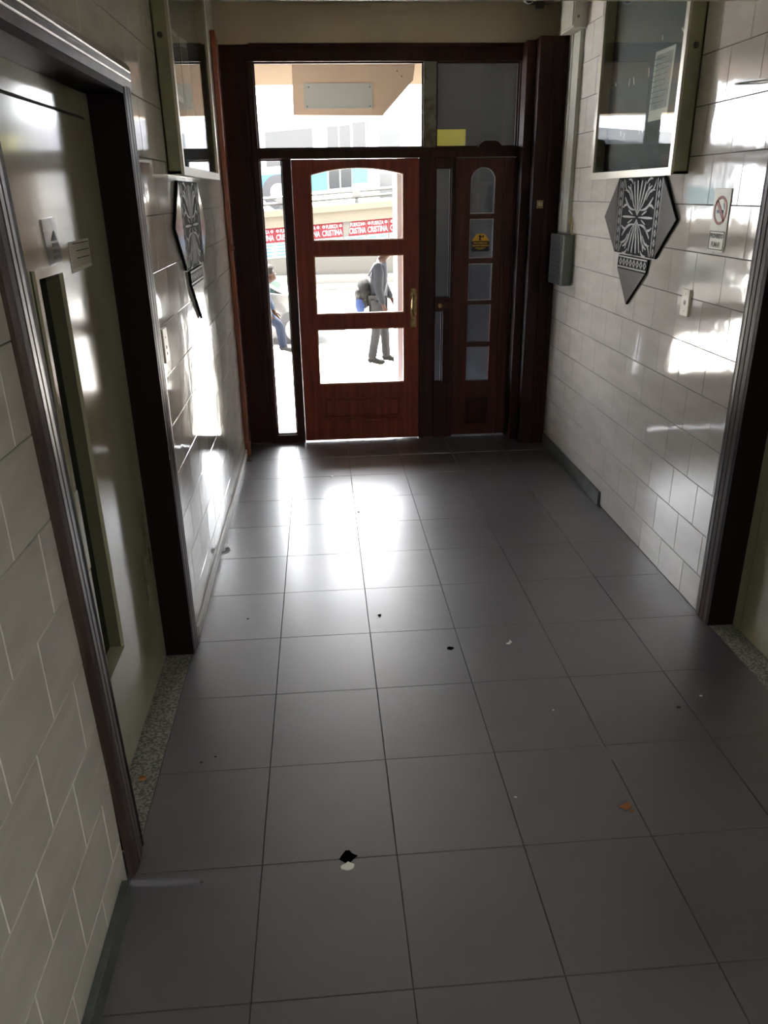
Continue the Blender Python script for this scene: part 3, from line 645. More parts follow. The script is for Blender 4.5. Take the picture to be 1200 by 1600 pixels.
# ---------------------------------------------------------------- mirrored wall ornaments with black tracery
def ornament(x, s, ym, zm, label):
    """ym: centre along the wall, zm: height of the side points; u runs along +y"""
    o = empty('mirror_ornament', (x, ym, zm)); tag(o, label, 'wall ornament')
    xo = x + s*.012
    hexp = [(-.480, .010), (-.290, .200), (.300, .200), (.480, 0), (.275, -.178), (-.275, -.178)]
    tail = [(-.205, -.188), (.205, -.188), (.210, -.250), (.030, -.435), (-.190, -.250)]
    def P(u, w, d=0): return (x + s*d, ym + u, zm + w)
    g = MB()
    for poly in (hexp, tail):
        g.prism([P(u*1.0, w, .002) for u, w in poly], (s*.010, 0, 0))
    g.build('black_backing', BLACKP, o)
    def shrink(poly, f=.975):
        cu = sum(p[0] for p in poly)/len(poly); cw = sum(p[1] for p in poly)/len(poly); return [(cu+(u-cu)*f, cw+(w-cw)*f) for u, w in poly]
    g = MB()
    g.prism([P(u, w, .012) for u, w in shrink([(-.480, .010), (-.285, .200), (-.275, -.178)], .965)], (s*.003, 0, 0))
    g.prism([P(u, w, .012) for u, w in shrink([(.295, .200), (.480, 0), (.275, -.178)], .965)], (s*.003, 0, 0))
    g.prism([P(u, w, .012) for u, w in shrink([(-.190, -.256), (.208, -.256), (.030, -.435)], .965)], (s*.003, 0, 0))
    g.build('mirror_facet', MIRROR, o)
    # tracery: stripes, diamond chains and fanning fronds
    g = MB(); d0 = .0122
    def quad(a, b, w, d=d0):
        a = Vector(a); b = Vector(b); t_ = (b-a); n_ = Vector((-t_.y, t_.x)); n_ = n_.normalized()*w
        g.prism([P(*(a+n_), d), P(*(a-n_), d), P(*(b-n_), d), P(*(b+n_), d)], (s*.0012, 0, 0))
    def frond(a, b, w0, w1, curve=0, n=7):
        a = Vector(a); b = Vector(b); t_ = b-a; nn = Vector((-t_.y, t_.x)).normalized(); L_, R_ = [], []
        for i in range(n+1):
            f = i/n; c = a + t_*f + nn*(curve*math.sin(math.pi*f)); w = (w0 + (w1-w0)*f)*(.35+.65*math.sin(math.pi*min(.98, f*.9+.08)))
            L_.append(c+nn*w); R_.append(c-nn*w)
        for i in range(n):
            g.prism([P(*L_[i], d0), P(*L_[i+1], d0), P(*R_[i+1], d0), P(*R_[i], d0)], (s*.0012, 0, 0))
    for sg in (-1, 1):
        for uu in (.278, .222): quad((sg*uu, -.172), (sg*uu, .192), .0035)
        for k in range(8):
            cz = -.150 + k*.045; h_, w_ = .021, .014; cu = sg*.250
            O = [P(cu, cz-h_, d0), P(cu+w_, cz, d0), P(cu, cz+h_, d0), P(cu-w_, cz, d0)]; I = [P(cu, cz-h_*.5, d0), P(cu+w_*.5, cz, d0), P(cu, cz+h_*.5, d0), P(cu-w_*.5, cz, d0)]
            g.ring(O, I, (s*.0012, 0, 0))
        for vs in (-1, 1):
            frond((0, .01*vs+.008), (sg*.028, .008+vs*.175), .002, .013)
            frond((sg*.004, .01*vs+.008), (sg*.075, .008+vs*.170), .002, .010, sg*vs*-.006)
            frond((sg*.010, .008+vs*.02), (sg*.125, .008+vs*.160), .002, .009, sg*vs*-.014)
            frond((sg*.03, .008+vs*.035), (sg*.185, .008+vs*.095), .004, .010, sg*vs*-.02)
            frond((sg*.06, .008+vs*.055), (sg*.160, .008+vs*.150), .004, .009, sg*vs*.020)
            frond((sg*.10, .008+vs*.085), (sg*.200, .008+vs*.130), .006, .005, sg*vs*.018)
            frond((sg*.12, .008+vs*.05), (sg*.205, .008+vs*.045), .004, .008, sg*vs*.012)
            frond((sg*.15, .008+vs*.12), (sg*.205, .008+vs*.180), .006, .004, sg*vs*-.012)
            frond((sg*.09, .008+vs*.16), (sg*.16, .008+vs*.182), .005, .006, sg*vs*.01)
            frond((0, .008+vs*.08), (0, .008+vs*.18), .002, .006)
        frond((sg*.020, .008), (sg*.20, .008), .003, .008)
        frond((sg*.06, .020), (sg*.12, .040), .003, .005); frond((sg*.06, -.004), (sg*.12, -.024), .003, .005)
    for ww in (-.194, -.247): quad((-.192, ww), (.200, ww), .0035)
    for k in range(8):
        cu = -.168 + k*.0475; cz = -.220; h_, w_ = .020, .019
        O = [P(cu, cz-h_, d0), P(cu+w_, cz, d0), P(cu, cz+h_, d0), P(cu-w_, cz, d0)]; I = [P(cu, cz-h_*.55, d0), P(cu+w_*.55, cz, d0), P(cu, cz+h_*.55, d0), P(cu-w_*.55, cz, d0)]
        g.ring(O, I, (s*.0012, 0, 0))
    g.build('tracery', TRACERY, o)
    return o
ornament(XR, -1, 4.155, 1.660, 'hexagonal mirror ornament with black tracery below the dark notice case')
ornament(XL, 1, 4.00, 1.665, 'bright reflecting mirror ornament below the notice case on the left wall')

# ---------------------------------------------------------------- papers on the left lift door
xd = XDL + .004
e_ = empty('plastic_card_holder', (xd, 2.24, 1.70)); tag(e_, 'torn clear plastic card holder on the left lift door above its window', 'card holder')
g = MB(); g.prism([(xd+.001, y, z) for y, z in ((2.205, 1.635), (2.315, 1.642), (2.300, 1.70), (2.305, 1.755), (2.190, 1.750), (2.195, 1.69))], (.003, 0, 0)); g.build('sleeve', glass('card_plastic', tint=(.85, .87, .87), dirt=.45, dirtcol=(.55, .56, .55), rough=.08), e_)
g = MB()
for k, z in enumerate((1.648, 1.664, 1.680)): g.box((xd+.0045, 2.245, z), (xd+.0055, 2.305-.004*k, z+.009))
g.prism([(xd+.0045, y, z) for y, z in ((2.24, 1.695), (2.29, 1.695), (2.27, 1.72))], (.001, 0, 0)); g.build('dark_print', mat('faded_print', (.08, .08, .07), .7), e_)
sheet('notice_paper', xd, 1, [(2.395, 1.682), (2.60, 1.686), (2.60, 1.604), (2.395, 1.598)], mat('yellowed_print', (.42, .40, .33), .6), 'small yellowed paper stuck to the left lift door beside the card holder', 'notice', (.93, .75, 0), lines=3)

# ---------------------------------------------------------------- added fill lamp, unseen behind the viewer, to lift the nearer walls
lm = empty('fill_lamp', (.7, -1.9, 2.44)); tag(lm, 'added round frosted fill lamp on the low soffit behind the lift doors', 'lamp')
g = MB(); g.tube([(.7, -1.9, 2.439), (.7, -1.9, 2.41)], .30, 28); g.build('fill_lamp_base', WHITEP, lm)
em = bpy.data.materials.new('fill_lamp_diffuser'); em.use_nodes = True; em.node_tree.nodes['Principled BSDF'].inputs['Emission Color'].default_value = (1, .97, .88, 1); em.node_tree.nodes['Principled BSDF'].inputs['Emission Strength'].default_value = 2.0
g = MB(); g.tube([(.7, -1.9, 2.409), (.7, -1.9, 2.385), (.7, -1.9, 2.365)], [.29, .27, .20], 28); g.build('diffuser', em, lm)
ld = bpy.data.lights.new('fill_lamp_light', 'AREA'); ld.shape = 'DISK'; ld.size = .55; ld.energy = FILL_POWER; ld.color = (.95, 1, .91)
lo = bpy.data.objects.new('fill_lamp_light', ld); COL.objects.link(lo); lo.parent = lm; lo.location = (0, 0, -.085)

# ---------------------------------------------------------------- floor details
def rock(name, c, r, m, label, cat, grp=None, flat=.5):
    g = MB(); g.ball((c[0], c[1], r*flat*.9+.0003), r, (1, random.uniform(.6, 1), flat), 8)
    for v in g.bm.verts:
        v.co += Vector((random.uniform(-1, 1), random.uniform(-1, 1), 0))*r*.15
    return tag(g.build(name, m), label, cat, grp)
def flat_mark(name, pts, m, label, cat, h=.0006, kind=None):
    g = MB(); g.prism([(x, y, .0003) for x, y in pts], (0, 0, h)); return tag(g.build(name, m), label, cat, kind=kind)
def blob(cx, cy_, rx, ry, n=12, j=.25): return [(cx+rx*math.cos(2*math.pi*i/n)*random.uniform(1-j, 1+j), cy_+ry*math.sin(2*math.pi*i/n)*random.uniform(1-j, 1+j)) for i in range(n)]
flat_mark('chipped_tile_corner', [(-.02, 1.703), (-.012, 1.718), (.0, 1.735), (.012, 1.735), (.02, 1.722), (.036, 1.712), (.022, 1.70), (.014, 1.690), (-.004, 1.690), (-.013, 1.698)], HOLE, 'black chip broken out of a floor tile joint in the foreground', 'chip')
flat_mark('plaster_chip', blob(.006, 1.675, .020, .013), WHITEP, 'white plaster chip beside the black hole in the foreground floor', 'chip', .003)
rock('drilled_hole', (.484, 2.790), .014, HOLE, 'black round hole in the floor, mid-corridor', 'hole', flat=.12)  # flattened black disc paints in the dark of a drilled hole
flat_mark('paper_curl', [(.728, 2.80), (.742, 2.795), (.756, 2.812), (.748, 2.828), (.746, 2.812)], WHITEP, 'tiny white paper curl on the floor right of the black round hole', 'litter', .004)
lf_ = MB(); lf_.prism([(.865, 1.828, .001), (.885, 1.812, .002), (.905, 1.818, .007), (.898, 1.838, .009), (.880, 1.834, .003)], (0, 0, .0012)); lf_.prism([(.888, 1.806, .001), (.902, 1.800, .004), (.904, 1.812, .006)], (0, 0, .001)); tag(lf_.build('dry_leaf', LEAF), 'small curled brown dry leaf on the foreground floor', 'leaf')
rock('leaf_scrap', (-.665, 2.10), .014, LEAF, 'brown leaf scrap on the granite sill of the left lift', 'leaf')
rock('twig', (-.575, 5.43), .022, mat('brown_twig', (.10, .06, .03), .8), 'brown leaf litter on the floor by the left skirting near the entrance', 'litter', flat=.3)
g = MB(); g.tube([(-.60, 3.86, .004), (-.58, 3.87, .006), (-.565, 3.90, .004), (-.575, 3.93, .004), (-.585, 3.90, .005)], .0035, 6)
tag(g.build('wire_loop', mat('dull_wire', (.12, .10, .09), .5)), 'small twisted wire loop on the floor against the left skirting', 'wire')
crumbs = [((.80, 2.33), .004, WHITEP, 'tiny white speck on the floor left of the scratch mark'), ((1.385, 2.36), .006, WHITEP, 'white flake on the floor near the right lift'), ((.552, 1.90), .005, WHITEP, 'white speck on the floor left of the dry leaf'),
 ((-.48, 2.165), .005, INK, 'first black speck on the floor beside the left granite sill'), ((-.435, 2.19), .005, INK, 'second black speck on the floor beside the left granite sill'), ((-.41, 1.66), .006, INK, 'black speck near the foreground left floor joint'),
 ((.205, 3.10), .009, INK, 'black oval fleck on the bright mid floor'), ((-.40, 3.13), .006, INK, 'black fleck on the floor near the far lift casing'), ((1.27, 2.30), .008, INK, 'dark fleck on the floor near the right granite sill'), ((.02, 5.02), .008, WHITEP, 'pale crumb on the floor in front of the red door'), ((.17, 4.36), .007, INK, 'dark crumb in the bright patch of floor')]
for c, r, m, l in crumbs: rock('floor_crumb', c, r, m, l, 'litter', flat=.35)
SCUFF = mat('chalky_scuff', (.17, .17, .175), .5)
flat_mark('scratch_mark', [(.898, 2.20), (.904, 2.20), (.925, 2.08), (.940, 1.99), (.936, 1.985), (.918, 2.06)], SCUFF, 'pale thin scratch across the dark floor right of centre', 'scratch', .0003)

# ================================================================== OUTSIDE
GZ = -.45
mb = MB(); mb.box((-14, 6.15, GZ-.2), (16, 12.60, GZ)); mb.box((-14, 6.15, GZ), (.62, 6.55, -.15)); mb.build('floor_sidewalk', SIDEWALK, kind='structure')
mb = MB()
for yy in (8.48, 10.21, 10.70): mb.box((-3, yy, GZ+.001), (3, yy+.03, GZ+.004))
tag(mb.build('paving_joints', KERB), kind='structure')
mb = MB(); mb.box((-14, 12.60, GZ-.2), (16, 12.78, GZ-.001), .01); mb.build('floor_kerb', KERB, kind='structure')
mb = MB(); mb.box((-30, 12.78, GZ-.3), (30, 21.2, GZ-.10)); mb.box((-40, 21.2, GZ-.3), (40, 80, GZ-.11)); mb.build('floor_road', ROAD, kind='structure')
# facade around the entrance
mb = MB(); mb.box((-8, 5.95, -.5), (-.84, 6.12, 8)); mb.box((1.88, 5.95, -.5), (9, 6.12, 8)); mb.box((-.84, 5.96, 2.95), (1.88, 6.12, 8))
mb.box((-.84, 5.9, -.5), (-.43, 6.12, 2.95)); mb.build('wall_facade', FACADE, kind='structure')
mb = MB(); mb.box((-6, 6.12, 2.86), (7, 9.2, 3.0)); mb.build('ceiling_canopy', CANOPY, kind='structure')
# hanging sign box
sb = empty('hanging_sign_box', (.36, 7.6, 2.86)); tag(sb, 'beige box hanging under the canopy, with a grey recessed panel, seen above the door', 'sign box')
P_ = [(-.165, 2.858), (-.175, 2.445), (.61, 2.435), (.88, 2.71), (.90, 2.858)]
g = MB(); g.prism([(x, 7.6, z) for x, z in P_], (0, .22, 0)); g.build('box_shell', BEIGE, sb)
g = MB(); g.box((-.075, 7.594, 2.494), (.523, 7.601, 2.690)); g.build('grey_panel', GREYPANEL, sb)
for xx, zz in ((-.03, 2.66), (.50, 2.66), (.50, 2.51), (-.05, 2.51), (.74, 2.78), (.78, 2.74)):
    g = MB(); g.tube([(xx, 7.592, zz), (xx, 7.601, zz)], .006, 8); g.build('bolt', INK, sb)
# kiosk back behind the narrow door
kb = empty('kiosk', (1.6, 6.6, GZ)); tag(kb, 'dark kiosk standing outside behind the narrow right-hand door', 'kiosk')
g = MB(); g.box((.68, 6.50, GZ), (2.6, 7.5, 2.09), .01); g.box((.94, 7.02, 2.09), (2.6, 7.5, 2.83), .01); g.build('kiosk_body', KIOSK, kb)
g = MB(); g.box((.62, 6.46, GZ), (.685, 6.54, 2.09), .004); g.build('white_edge_post', WHITEP, kb)
g = MB(); g.box((.945, 6.93, 2.12), (1.235, 7.02, 2.276), .004); g.build('yellow_panel', YELLOW, kb)
# retaining wall of the ramp with ledge
SL = .065
def slab(x0, x1, y0, y1, z0, z1, bot=None):
    """z0,z1 at x=0, both following the slope unless bot gives a flat underside"""
    a = [(x0, y0, bot if bot is not None else z0+SL*x0), (x1, y0, bot if bot is not None else z0+SL*x1), (x1, y0, z1+SL*x1), (x0, y0, z1+SL*x0)]
    return a, (0, y1-y0, 0)
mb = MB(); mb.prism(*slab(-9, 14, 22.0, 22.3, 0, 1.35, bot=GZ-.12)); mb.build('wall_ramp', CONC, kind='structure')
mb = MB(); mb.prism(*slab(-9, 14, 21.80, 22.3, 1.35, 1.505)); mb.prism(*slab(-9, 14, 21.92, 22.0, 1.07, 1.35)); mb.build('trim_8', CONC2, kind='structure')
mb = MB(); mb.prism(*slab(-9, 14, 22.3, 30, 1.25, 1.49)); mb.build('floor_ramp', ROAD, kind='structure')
mb = MB(); mb.box((-12, 21.2, GZ-.1), (14, 22.0, GZ+.02), .02); mb.box((-12, 21.7, GZ), (14, 22.0, -.22)); mb.build('floor_far_kerb', KERB, kind='structure')
gr = empty('guardrail', (1, 22.1, 1.5)); tag(gr, 'grey metal guardrail along the edge of the raised ramp across the street', 'guardrail')
for z0 in (1.845, 1.70):
    g = MB(); prf = [(0, 0), (-.04, .03), (-.04, .05), (0, .08), (0, .085), (.01, .085), (.01, 0)]
    pts = [(-9, 22.05+a, z0-.08+b-9*SL) for a, b in prf]; g.prism(pts, (23, 0, 23*SL)); g.build('rail', GALV, gr)
for x in (-6.95, -4.95, -2.95, -.95, 1.05, 3.05, 5.05, 7.05):
    g = MB(); g.box((x-.045, 22.06, 1.49+SL*x), (x+.045, 22.16, 1.87+SL*x)); g.box((x-.11, 22.00, 1.66+SL*x), (x+.11, 22.06, 1.80+SL*x), .01); g.build('post', GALV, gr)
# posters
def poster(x0, kind_, label, torn=False):
    z1 = 1.065; z0 = .70; yy = 21.985
    e_ = empty('wall_poster', (x0+.3, yy, z0+SL*x0)); tag(e_, label, 'poster', 'posters on the ramp wall')
    x1 = x0+.585; xa = x0+(.12 if torn else 0)
    def S(x, z, d=0): return (x, yy-d, z+SL*x)
    if kind_ == 'red':
        g = MB(); g.prism([S(xa, z0+.01), S(x1, z0+.01), S(x1, z1), S(x0+(.2 if torn else 0), z1)], (0, .008, 0)); g.build('red_sheet', POSTERRED, e_)
        u = (1, 0, SL); v = (0, 0, 1); c = x0+.30
        text_mesh('lettering', 'FUERZA', POSTERWHITE, S(c+(.03 if torn else 0), z1-.085, .004), u, v, .095, .32, e_, bold=.012)
        text_mesh('lettering', 'CRISTINA', POSTERWHITE, S(c+(.06 if torn else 0), z0+.125, .004), u, v, .15, .44 if torn else .54, e_, bold=.018)
        for cx in (x0+.075, x1-.06):
            if torn and cx < x0+.2: continue
            g = MB(); n = 16; O = [S(cx+.038*math.cos(2*math.pi*i/n), z1-.08+.038*math.sin(2*math.pi*i/n), .003) for i in range(n)]; I = [S(cx+.016*math.cos(2*math.pi*i/n), z1-.08+.016*math.sin(2*math.pi*i/n), .003) for i in range(n)]
            g.ring(O, I, (0, -.002, 0)); g.build('emblem', POSTERWHITE, e_)
    else:
        z1, z0 = .695, .30
        g = MB(); g.prism([S(x0, z0), S(x1, z0), S(x1, z1), S(x0, z1)], (0, .008, 0)); g.build('white_sheet', mat('poster_pale', (.10, .105, .11), .9, spec=0), e_)
        g = MB()
        for k in range(4):
            zz = z1-.05-.085*k
            g.prism([S(x0+.04, zz-.028, .002), S(x0+.26+.03*(k % 2), zz-.028, .002), S(x0+.26+.03*(k % 2), zz, .002), S(x0+.04, zz, .002)], (0, -.002, 0))
            g.prism([S(x0+.33, zz-.028, .002), S(x0+.54-.04*(k % 2), zz-.028, .002), S(x0+.54-.04*(k % 2), zz, .002), S(x0+.33, zz, .002)], (0, -.002, 0))
        g.prism([S(x0+.295, z0+.02, .002), S(x0+.31, z0+.02, .002), S(x0+.31, z1-.02, .002), S(x0+.295, z1-.02, .002)], (0, -.002, 0)); g.build('blue_print', POSTERBLUE, e_)
PX = [(-1.76, 'first from the far left'), (-1.16, 'seen through the sidelight'), (-.53, 'left of the untorn one by the gap'), (.07, 'just left of the torn gap'), (.69, 'torn and starting right of the gap'), (1.29, 'second to the right of the gap'), (1.90, 'third to the right of the gap')]
for i, (x, l) in enumerate(PX):
    poster(x, 'red', 'red and white poster on the ramp wall, ' + l, torn=(i == 4))
    poster(x, 'blue', 'white and blue lower poster, ' + l.replace('torn and starting', 'directly'))
# bus on the ramp
bus = empty('city_bus', (-3.5, 25.6, 1.5)); tag(bus, 'teal and white city bus driving on the raised ramp', 'bus')
def bb(x0, x1, z0, z1, y0, m, name, y1=None, bev=0):
    g = MB(); a = .07
    pts = [(x0, y0, z0+a*x0), (x1, y0, z0+a*x1), (x1, y0, z1+a*x1), (x0, y0, z1+a*x0)]
    g.prism(pts, (0, (y1-y0) if y1 else .03, 0)); return g.build(name, m, bus)
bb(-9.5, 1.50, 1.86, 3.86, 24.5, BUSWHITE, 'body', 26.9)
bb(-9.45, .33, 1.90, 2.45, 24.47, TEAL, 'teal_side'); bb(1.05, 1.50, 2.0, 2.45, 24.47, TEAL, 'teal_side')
bb(.37, .68, 1.92, 3.55, 24.46, BUSGLASS, 'bus_door'); bb(.72, 1.03, 1.92, 3.55, 24.46, BUSGLASS, 'bus_door')
bb(1.10, 1.46, 2.6, 3.6, 24.46, BUSGLASS, 'driver_window')
for k in range(6): bb(-8.9+k*1.5, -7.55+k*1.5, 2.65, 3.55, 24.46, BUSGLASS, 'side_window')
bb(1.49, 1.54, 2.4, 3.6, 24.62, BUSGLASS, 'windscreen', 26.8)
for x in (-1.1, -7.0):
    g = MB(); g.tube([(x, 24.46, 1.95+.07*x), (x, 24.80, 1.95+.07*x)], .48, 28); wv = g.build('wheel', TYRE, bus)
    g = MB(); g.tube([(x, 24.44, 1.95+.07*x), (x, 24.50, 1.95+.07*x)], .25, 20); g.build('wheel_rim', RIM, wv)
# parked car (front end faces right)
car = empty('parked_car', (-1.8, 13.7, GZ-.1)); tag(car, 'silver parked car at the kerb, its front end seen through the door glass', 'car')
cz = GZ-.10; cx1 = .35
low = [(-4.0, .30), (-3.95, .75), (-3.5, .86), (-.90, .90), (-.2, .82), (.22, .70), (.33, .58), (.35, .38), (.28, .22), (-4.0, .22)]
def csec(poly, y, sc=1.0, dz=0): return [(x*sc + cx1*0, y, cz+z+dz) for x, z in poly]
g = MB()
ys_ = [(12.86, .985, .0), (12.94, 1.0, .015), (13.3, 1.004, .04), (14.0, 1.004, .04), (14.36, 1.0, .015), (14.44, .985, 0)]
rings = []
for y, sc_, dz in ys_:
    rings.append([g.bm.verts.new((-1.8+(x+1.8)*sc_, y, cz+z+(dz if z > .5 else 0))) for x, z in low])
for a, b in zip(rings, rings[1:]):
    for i in range(len(low)):
        f = g.bm.faces.new((a[i], a[(i+1) % len(low)], b[(i+1) % len(low)], b[i])); f.smooth = True
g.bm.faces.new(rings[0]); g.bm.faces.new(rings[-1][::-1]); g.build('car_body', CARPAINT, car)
cab = [(-3.6, .86), (-3.05, 1.34), (-2.4, 1.44), (-1.55, 1.42), (-.62, .88)]
g = MB(); r0 = []
for y, k in ((12.92, 0), (13.12, 1), (14.18, 1), (14.38, 0)):
    r0.append([g.bm.verts.new((x, y if z < 1 else y, cz+(z if k or z < 1 else z-.0))) for x, z in cab])
for i, (x, z) in enumerate(cab):          # tumblehome
    if z > 1: r0[0][i].co.y += .16; r0[3][i].co.y -= .16; r0[1][i].co.y += .05; r0[2][i].co.y -= .05
for a, b in zip(r0, r0[1:]):
    for i in range(len(cab)-1): g.bm.faces.new((a[i], a[i+1], b[i+1], b[i]))
g.bm.faces.new(r0[0]); g.bm.faces.new(r0[-1][::-1]); g.build('cabin_glass', CARGLASS, car)
def pillar(p0, p1, r=.03): g.tube([p0, p1], r, 8)
g = MB()
for y0, y1 in ((12.92, 13.08), (14.38, 14.22)):
    for a, b in (((-.62, .88), (-1.55, 1.42)), ((-3.6, .86), (-3.05, 1.34))): pillar((a[0], y0, cz+a[1]), (b[0], y1, cz+b[1]))
    g.tube([(-1.55, y1, cz+1.42), (-2.4, y1, cz+1.44), (-3.05, y1, cz+1.34)], .032, 8); pillar((-2.25, y0, cz+.9), (-2.3, y1, cz+1.43))
g.prism([(-3.05, 13.1, cz+1.345), (-2.4, 13.1, cz+1.45), (-1.55, 13.1, cz+1.43), (-1.55, 13.1, cz+1.40), (-2.4, 13.1, cz+1.42), (-3.05, 13.1, cz+1.32)], (0, 1.1, 0)); g.build('roof', CARPAINT, car)
for x in (-.42, -3.2):
    for yy in (12.84, 14.26):
        g = MB(); g.tube([(x, yy, cz+.31), (x, yy+.20, cz+.31)], .31, 28); wv = g.build('wheel', TYRE, car)
        g = MB(); g.tube([(x, yy-.01, cz+.31), (x, yy+.03, cz+.31)], .19, 20); g.build('wheel_rim', RIM, wv)
g = MB(); g.box((.20, 12.90, cz+.55), (.30, 13.15, cz+.70), .02); g.build('headlight', mat('headlight_lens', (.16, .17, .18), .1), car)
g = MB(); g.box((.0, 12.87, cz+.24), (.37, 14.43, cz+.40), .03); g.build('bumper', mat('dark_bumper', (.08, .08, .085), .6), car)
# distant buildings behind the ramp
fb_ = empty('apartment_block', (6, 45, 0)); tag(fb_, 'pale distant apartment block beyond the ramp, behind the bus', 'building')
g = MB(); g.box((2.6, 45, -1), (16, 55, 5.6)); g.build('wall', FARB, fb_)
for k in range(4):
    for j in range(2):
        g = MB(); g.box((3.4+k*2.2, 44.95, 1.4+j*2.0), (4.5+k*2.2, 45.01, 2.8+j*2.0)); g.build('window', BUSGLASS, fb_)

# ---------------------------------------------------------------- people
def fingers(v, e, wrist, d, side, L=.085, curl=Vector((0, 0, 0))):
    """hand rooted at vertex index wrist; d = direction the fingers point; side = sideways axis across the palm"""
    w = Vector(v[wrist][:3]); d = Vector(d).normalized(); side = Vector(side).normalized(); n0 = len(v)
    palm = w + d*.055; v.append((*palm, (.034, .018))); e.append((wrist, n0)); pi = n0
    lens = (.062, .072, .068, .052)
    for k in range(4):
        o = side*(.024-.016*k); b = palm + o + d*.028; i0 = len(v)
        v.append((*b, .0095)); v.append((*(b + d*lens[k]*.5 + curl*.25), .0085)); v.append((*(b + d*lens[k]*.85 + curl), .007))
        e += [(pi, i0), (i0, i0+1), (i0+1, i0+2)]
    t0 = palm - d*.02 + side*.035; i0 = len(v); v.append((*t0, .011)); v.append((*(t0 + d*.035 + side*.018), .0095)); v.append((*(t0 + d*.06 + side*.016 + curl*.3), .0075))
    e += [(pi, i0), (i0, i0+1), (i0+1, i0+2)]
def person(name, loc, J, mats, label, hair_m, shoe_dirs):
    """J: joints dict in local space, facing +x; near side is -y"""
    root = empty(name, loc); tag(root, label, 'person')
    V, E = [], []; idx = {}
    def add(k, r): idx[k] = len(V); V.append((*J[k], r))
    for k, r in (('pelvis', .12), ('belly', .115), ('chest', .135), ('neck', .058), ('jaw', .066), ('skull', .088), ('crown', .070), ('nose', .016),
                 ('ear_n', .018), ('ear_f', .018), ('sh_n', .062), ('el_n', .042), ('wr_n', .028), ('sh_f', .062), ('el_f', .042), ('wr_f', .028),
                 ('hip_n', .088), ('kn_n', .058), ('an_n', .040), ('toe_n', .034), ('hip_f', .088), ('kn_f', .058), ('an_f', .040), ('toe_f', .034)): add(k, r)
    for a, b in (('pelvis', 'belly'), ('belly', 'chest'), ('chest', 'neck'), ('neck', 'jaw'), ('jaw', 'skull'), ('skull', 'crown'), ('jaw', 'nose'), ('skull', 'ear_n'), ('skull', 'ear_f'),
                 ('chest', 'sh_n'), ('sh_n', 'el_n'), ('el_n', 'wr_n'), ('chest', 'sh_f'), ('sh_f', 'el_f'), ('el_f', 'wr_f'),
                 ('pelvis', 'hip_n'), ('hip_n', 'kn_n'), ('kn_n', 'an_n'), ('an_n', 'toe_n'), ('pelvis', 'hip_f'), ('hip_f', 'kn_f'), ('kn_f', 'an_f'), ('an_f', 'toe_f')): E.append((idx[a], idx[b]))
    for sfx, sd in (('n', 1), ('f', 1)):
        d = Vector(J['wr_'+sfx]) - Vector(J['el_'+sfx]); fingers(V, E, idx['wr_'+sfx], d, (1, 0, .2), curl=Vector((.01, 0, 0)))
    skin_figure('body', V, E, SKIN, root)
    # jacket / shirt
    V, E = [], []; idx = {}
    def mid(a, b, f=.5): return tuple(Vector(J[a]).lerp(Vector(J[b]), f))
    T = [('hem', mid('pelvis', 'belly', -.25), (.155, .185)), ('belly', J['belly'], (.135, .170)), ('chest', J['chest'], (.150, .195)), ('collar', mid('chest', 'neck', .72), .085), ('collar2', mid('chest', 'neck', .98), .070)]
    for k, p, r in T: idx[k] = len(V); V.append((*p, r))
    E += [(0, 1), (1, 2), (2, 3), (3, 4)]
    for s_ in 'nf':
        for k, p, r in (('sh'+s_, J['sh_'+s_], .086), ('up'+s_, mid('sh_'+s_, 'el_'+s_), .074), ('el'+s_, J['el_'+s_], .066), ('fo'+s_, mid('el_'+s_, 'wr_'+s_, .55), .056), ('cu'+s_, mid('el_'+s_, 'wr_'+s_, .95), .047)):
            idx[k] = len(V); V.append((*p, r))
        E += [(2, idx['sh'+s_]), (idx['sh'+s_], idx['up'+s_]), (idx['up'+s_], idx['el'+s_]), (idx['el'+s_], idx['fo'+s_]), (idx['fo'+s_], idx['cu'+s_])]
    skin_figure('jacket', V, E, mats[0], root)
    V, E = [(*J['pelvis'], (.128, .155))], []
    for s_ in 'nf':
        b = len(V)
        for p, r in ((J['hip_'+s_], .104), (mid('hip_'+s_, 'kn_'+s_), .086), (J['kn_'+s_], .074), (mid('kn_'+s_, 'an_'+s_), .068), (mid('kn_'+s_, 'an_'+s_, 1.10), .068)): V.append((*p, r))
        E += [(0, b), (b, b+1), (b+1, b+2), (b+2, b+3), (b+3, b+4)]
    skin_figure('trousers', V, E, mats[1], root)
    for s_, d in zip('nf', shoe_dirs):
        a = Vector(J['an_'+s_]); g = Vector(d).normalized(); V = []
        heel = Vector((a.x, a.y, .045)) - g*.055
        V = [(a.x, a.y, .085, .046), (*(heel), .044), (a.x+g.x*.05, a.y+g.y*.05, .05+g.z*.05, .046), (a.x+g.x*.13, a.y+g.y*.13, .040+g.z*.13, .042), (a.x+g.x*.19, a.y+g.y*.19, .034+g.z*.19, .032)]
        skin_figure('shoe', V, [(0, 1), (0, 2), (2, 3), (3, 4)], mats[2], root)
    g = MB(); c = Vector(J['skull']) + Vector((-.012, 0, .022)); g.ball(c, .112, (1.02, .92, .95), 24)
    dels = [v_ for v_ in g.bm.verts if v_.co.z < c.z-.035 and v_.co.x > c.x-.03 or v_.co.x > c.x+.06 and v_.co.z < c.z+.045]
    bmesh.ops.delete(g.bm, geom=dels, context='VERTS'); me_h = g
    bmesh.ops.recalc_face_normals(g.bm, faces=g.bm.faces)
    me = bpy.data.meshes.new('hair'); g.bm.to_mesh(me); g.bm.free(); me.materials.append(hair_m); ho = bpy.data.objects.new('hair', me); COL.objects.link(ho); ho.parent = root
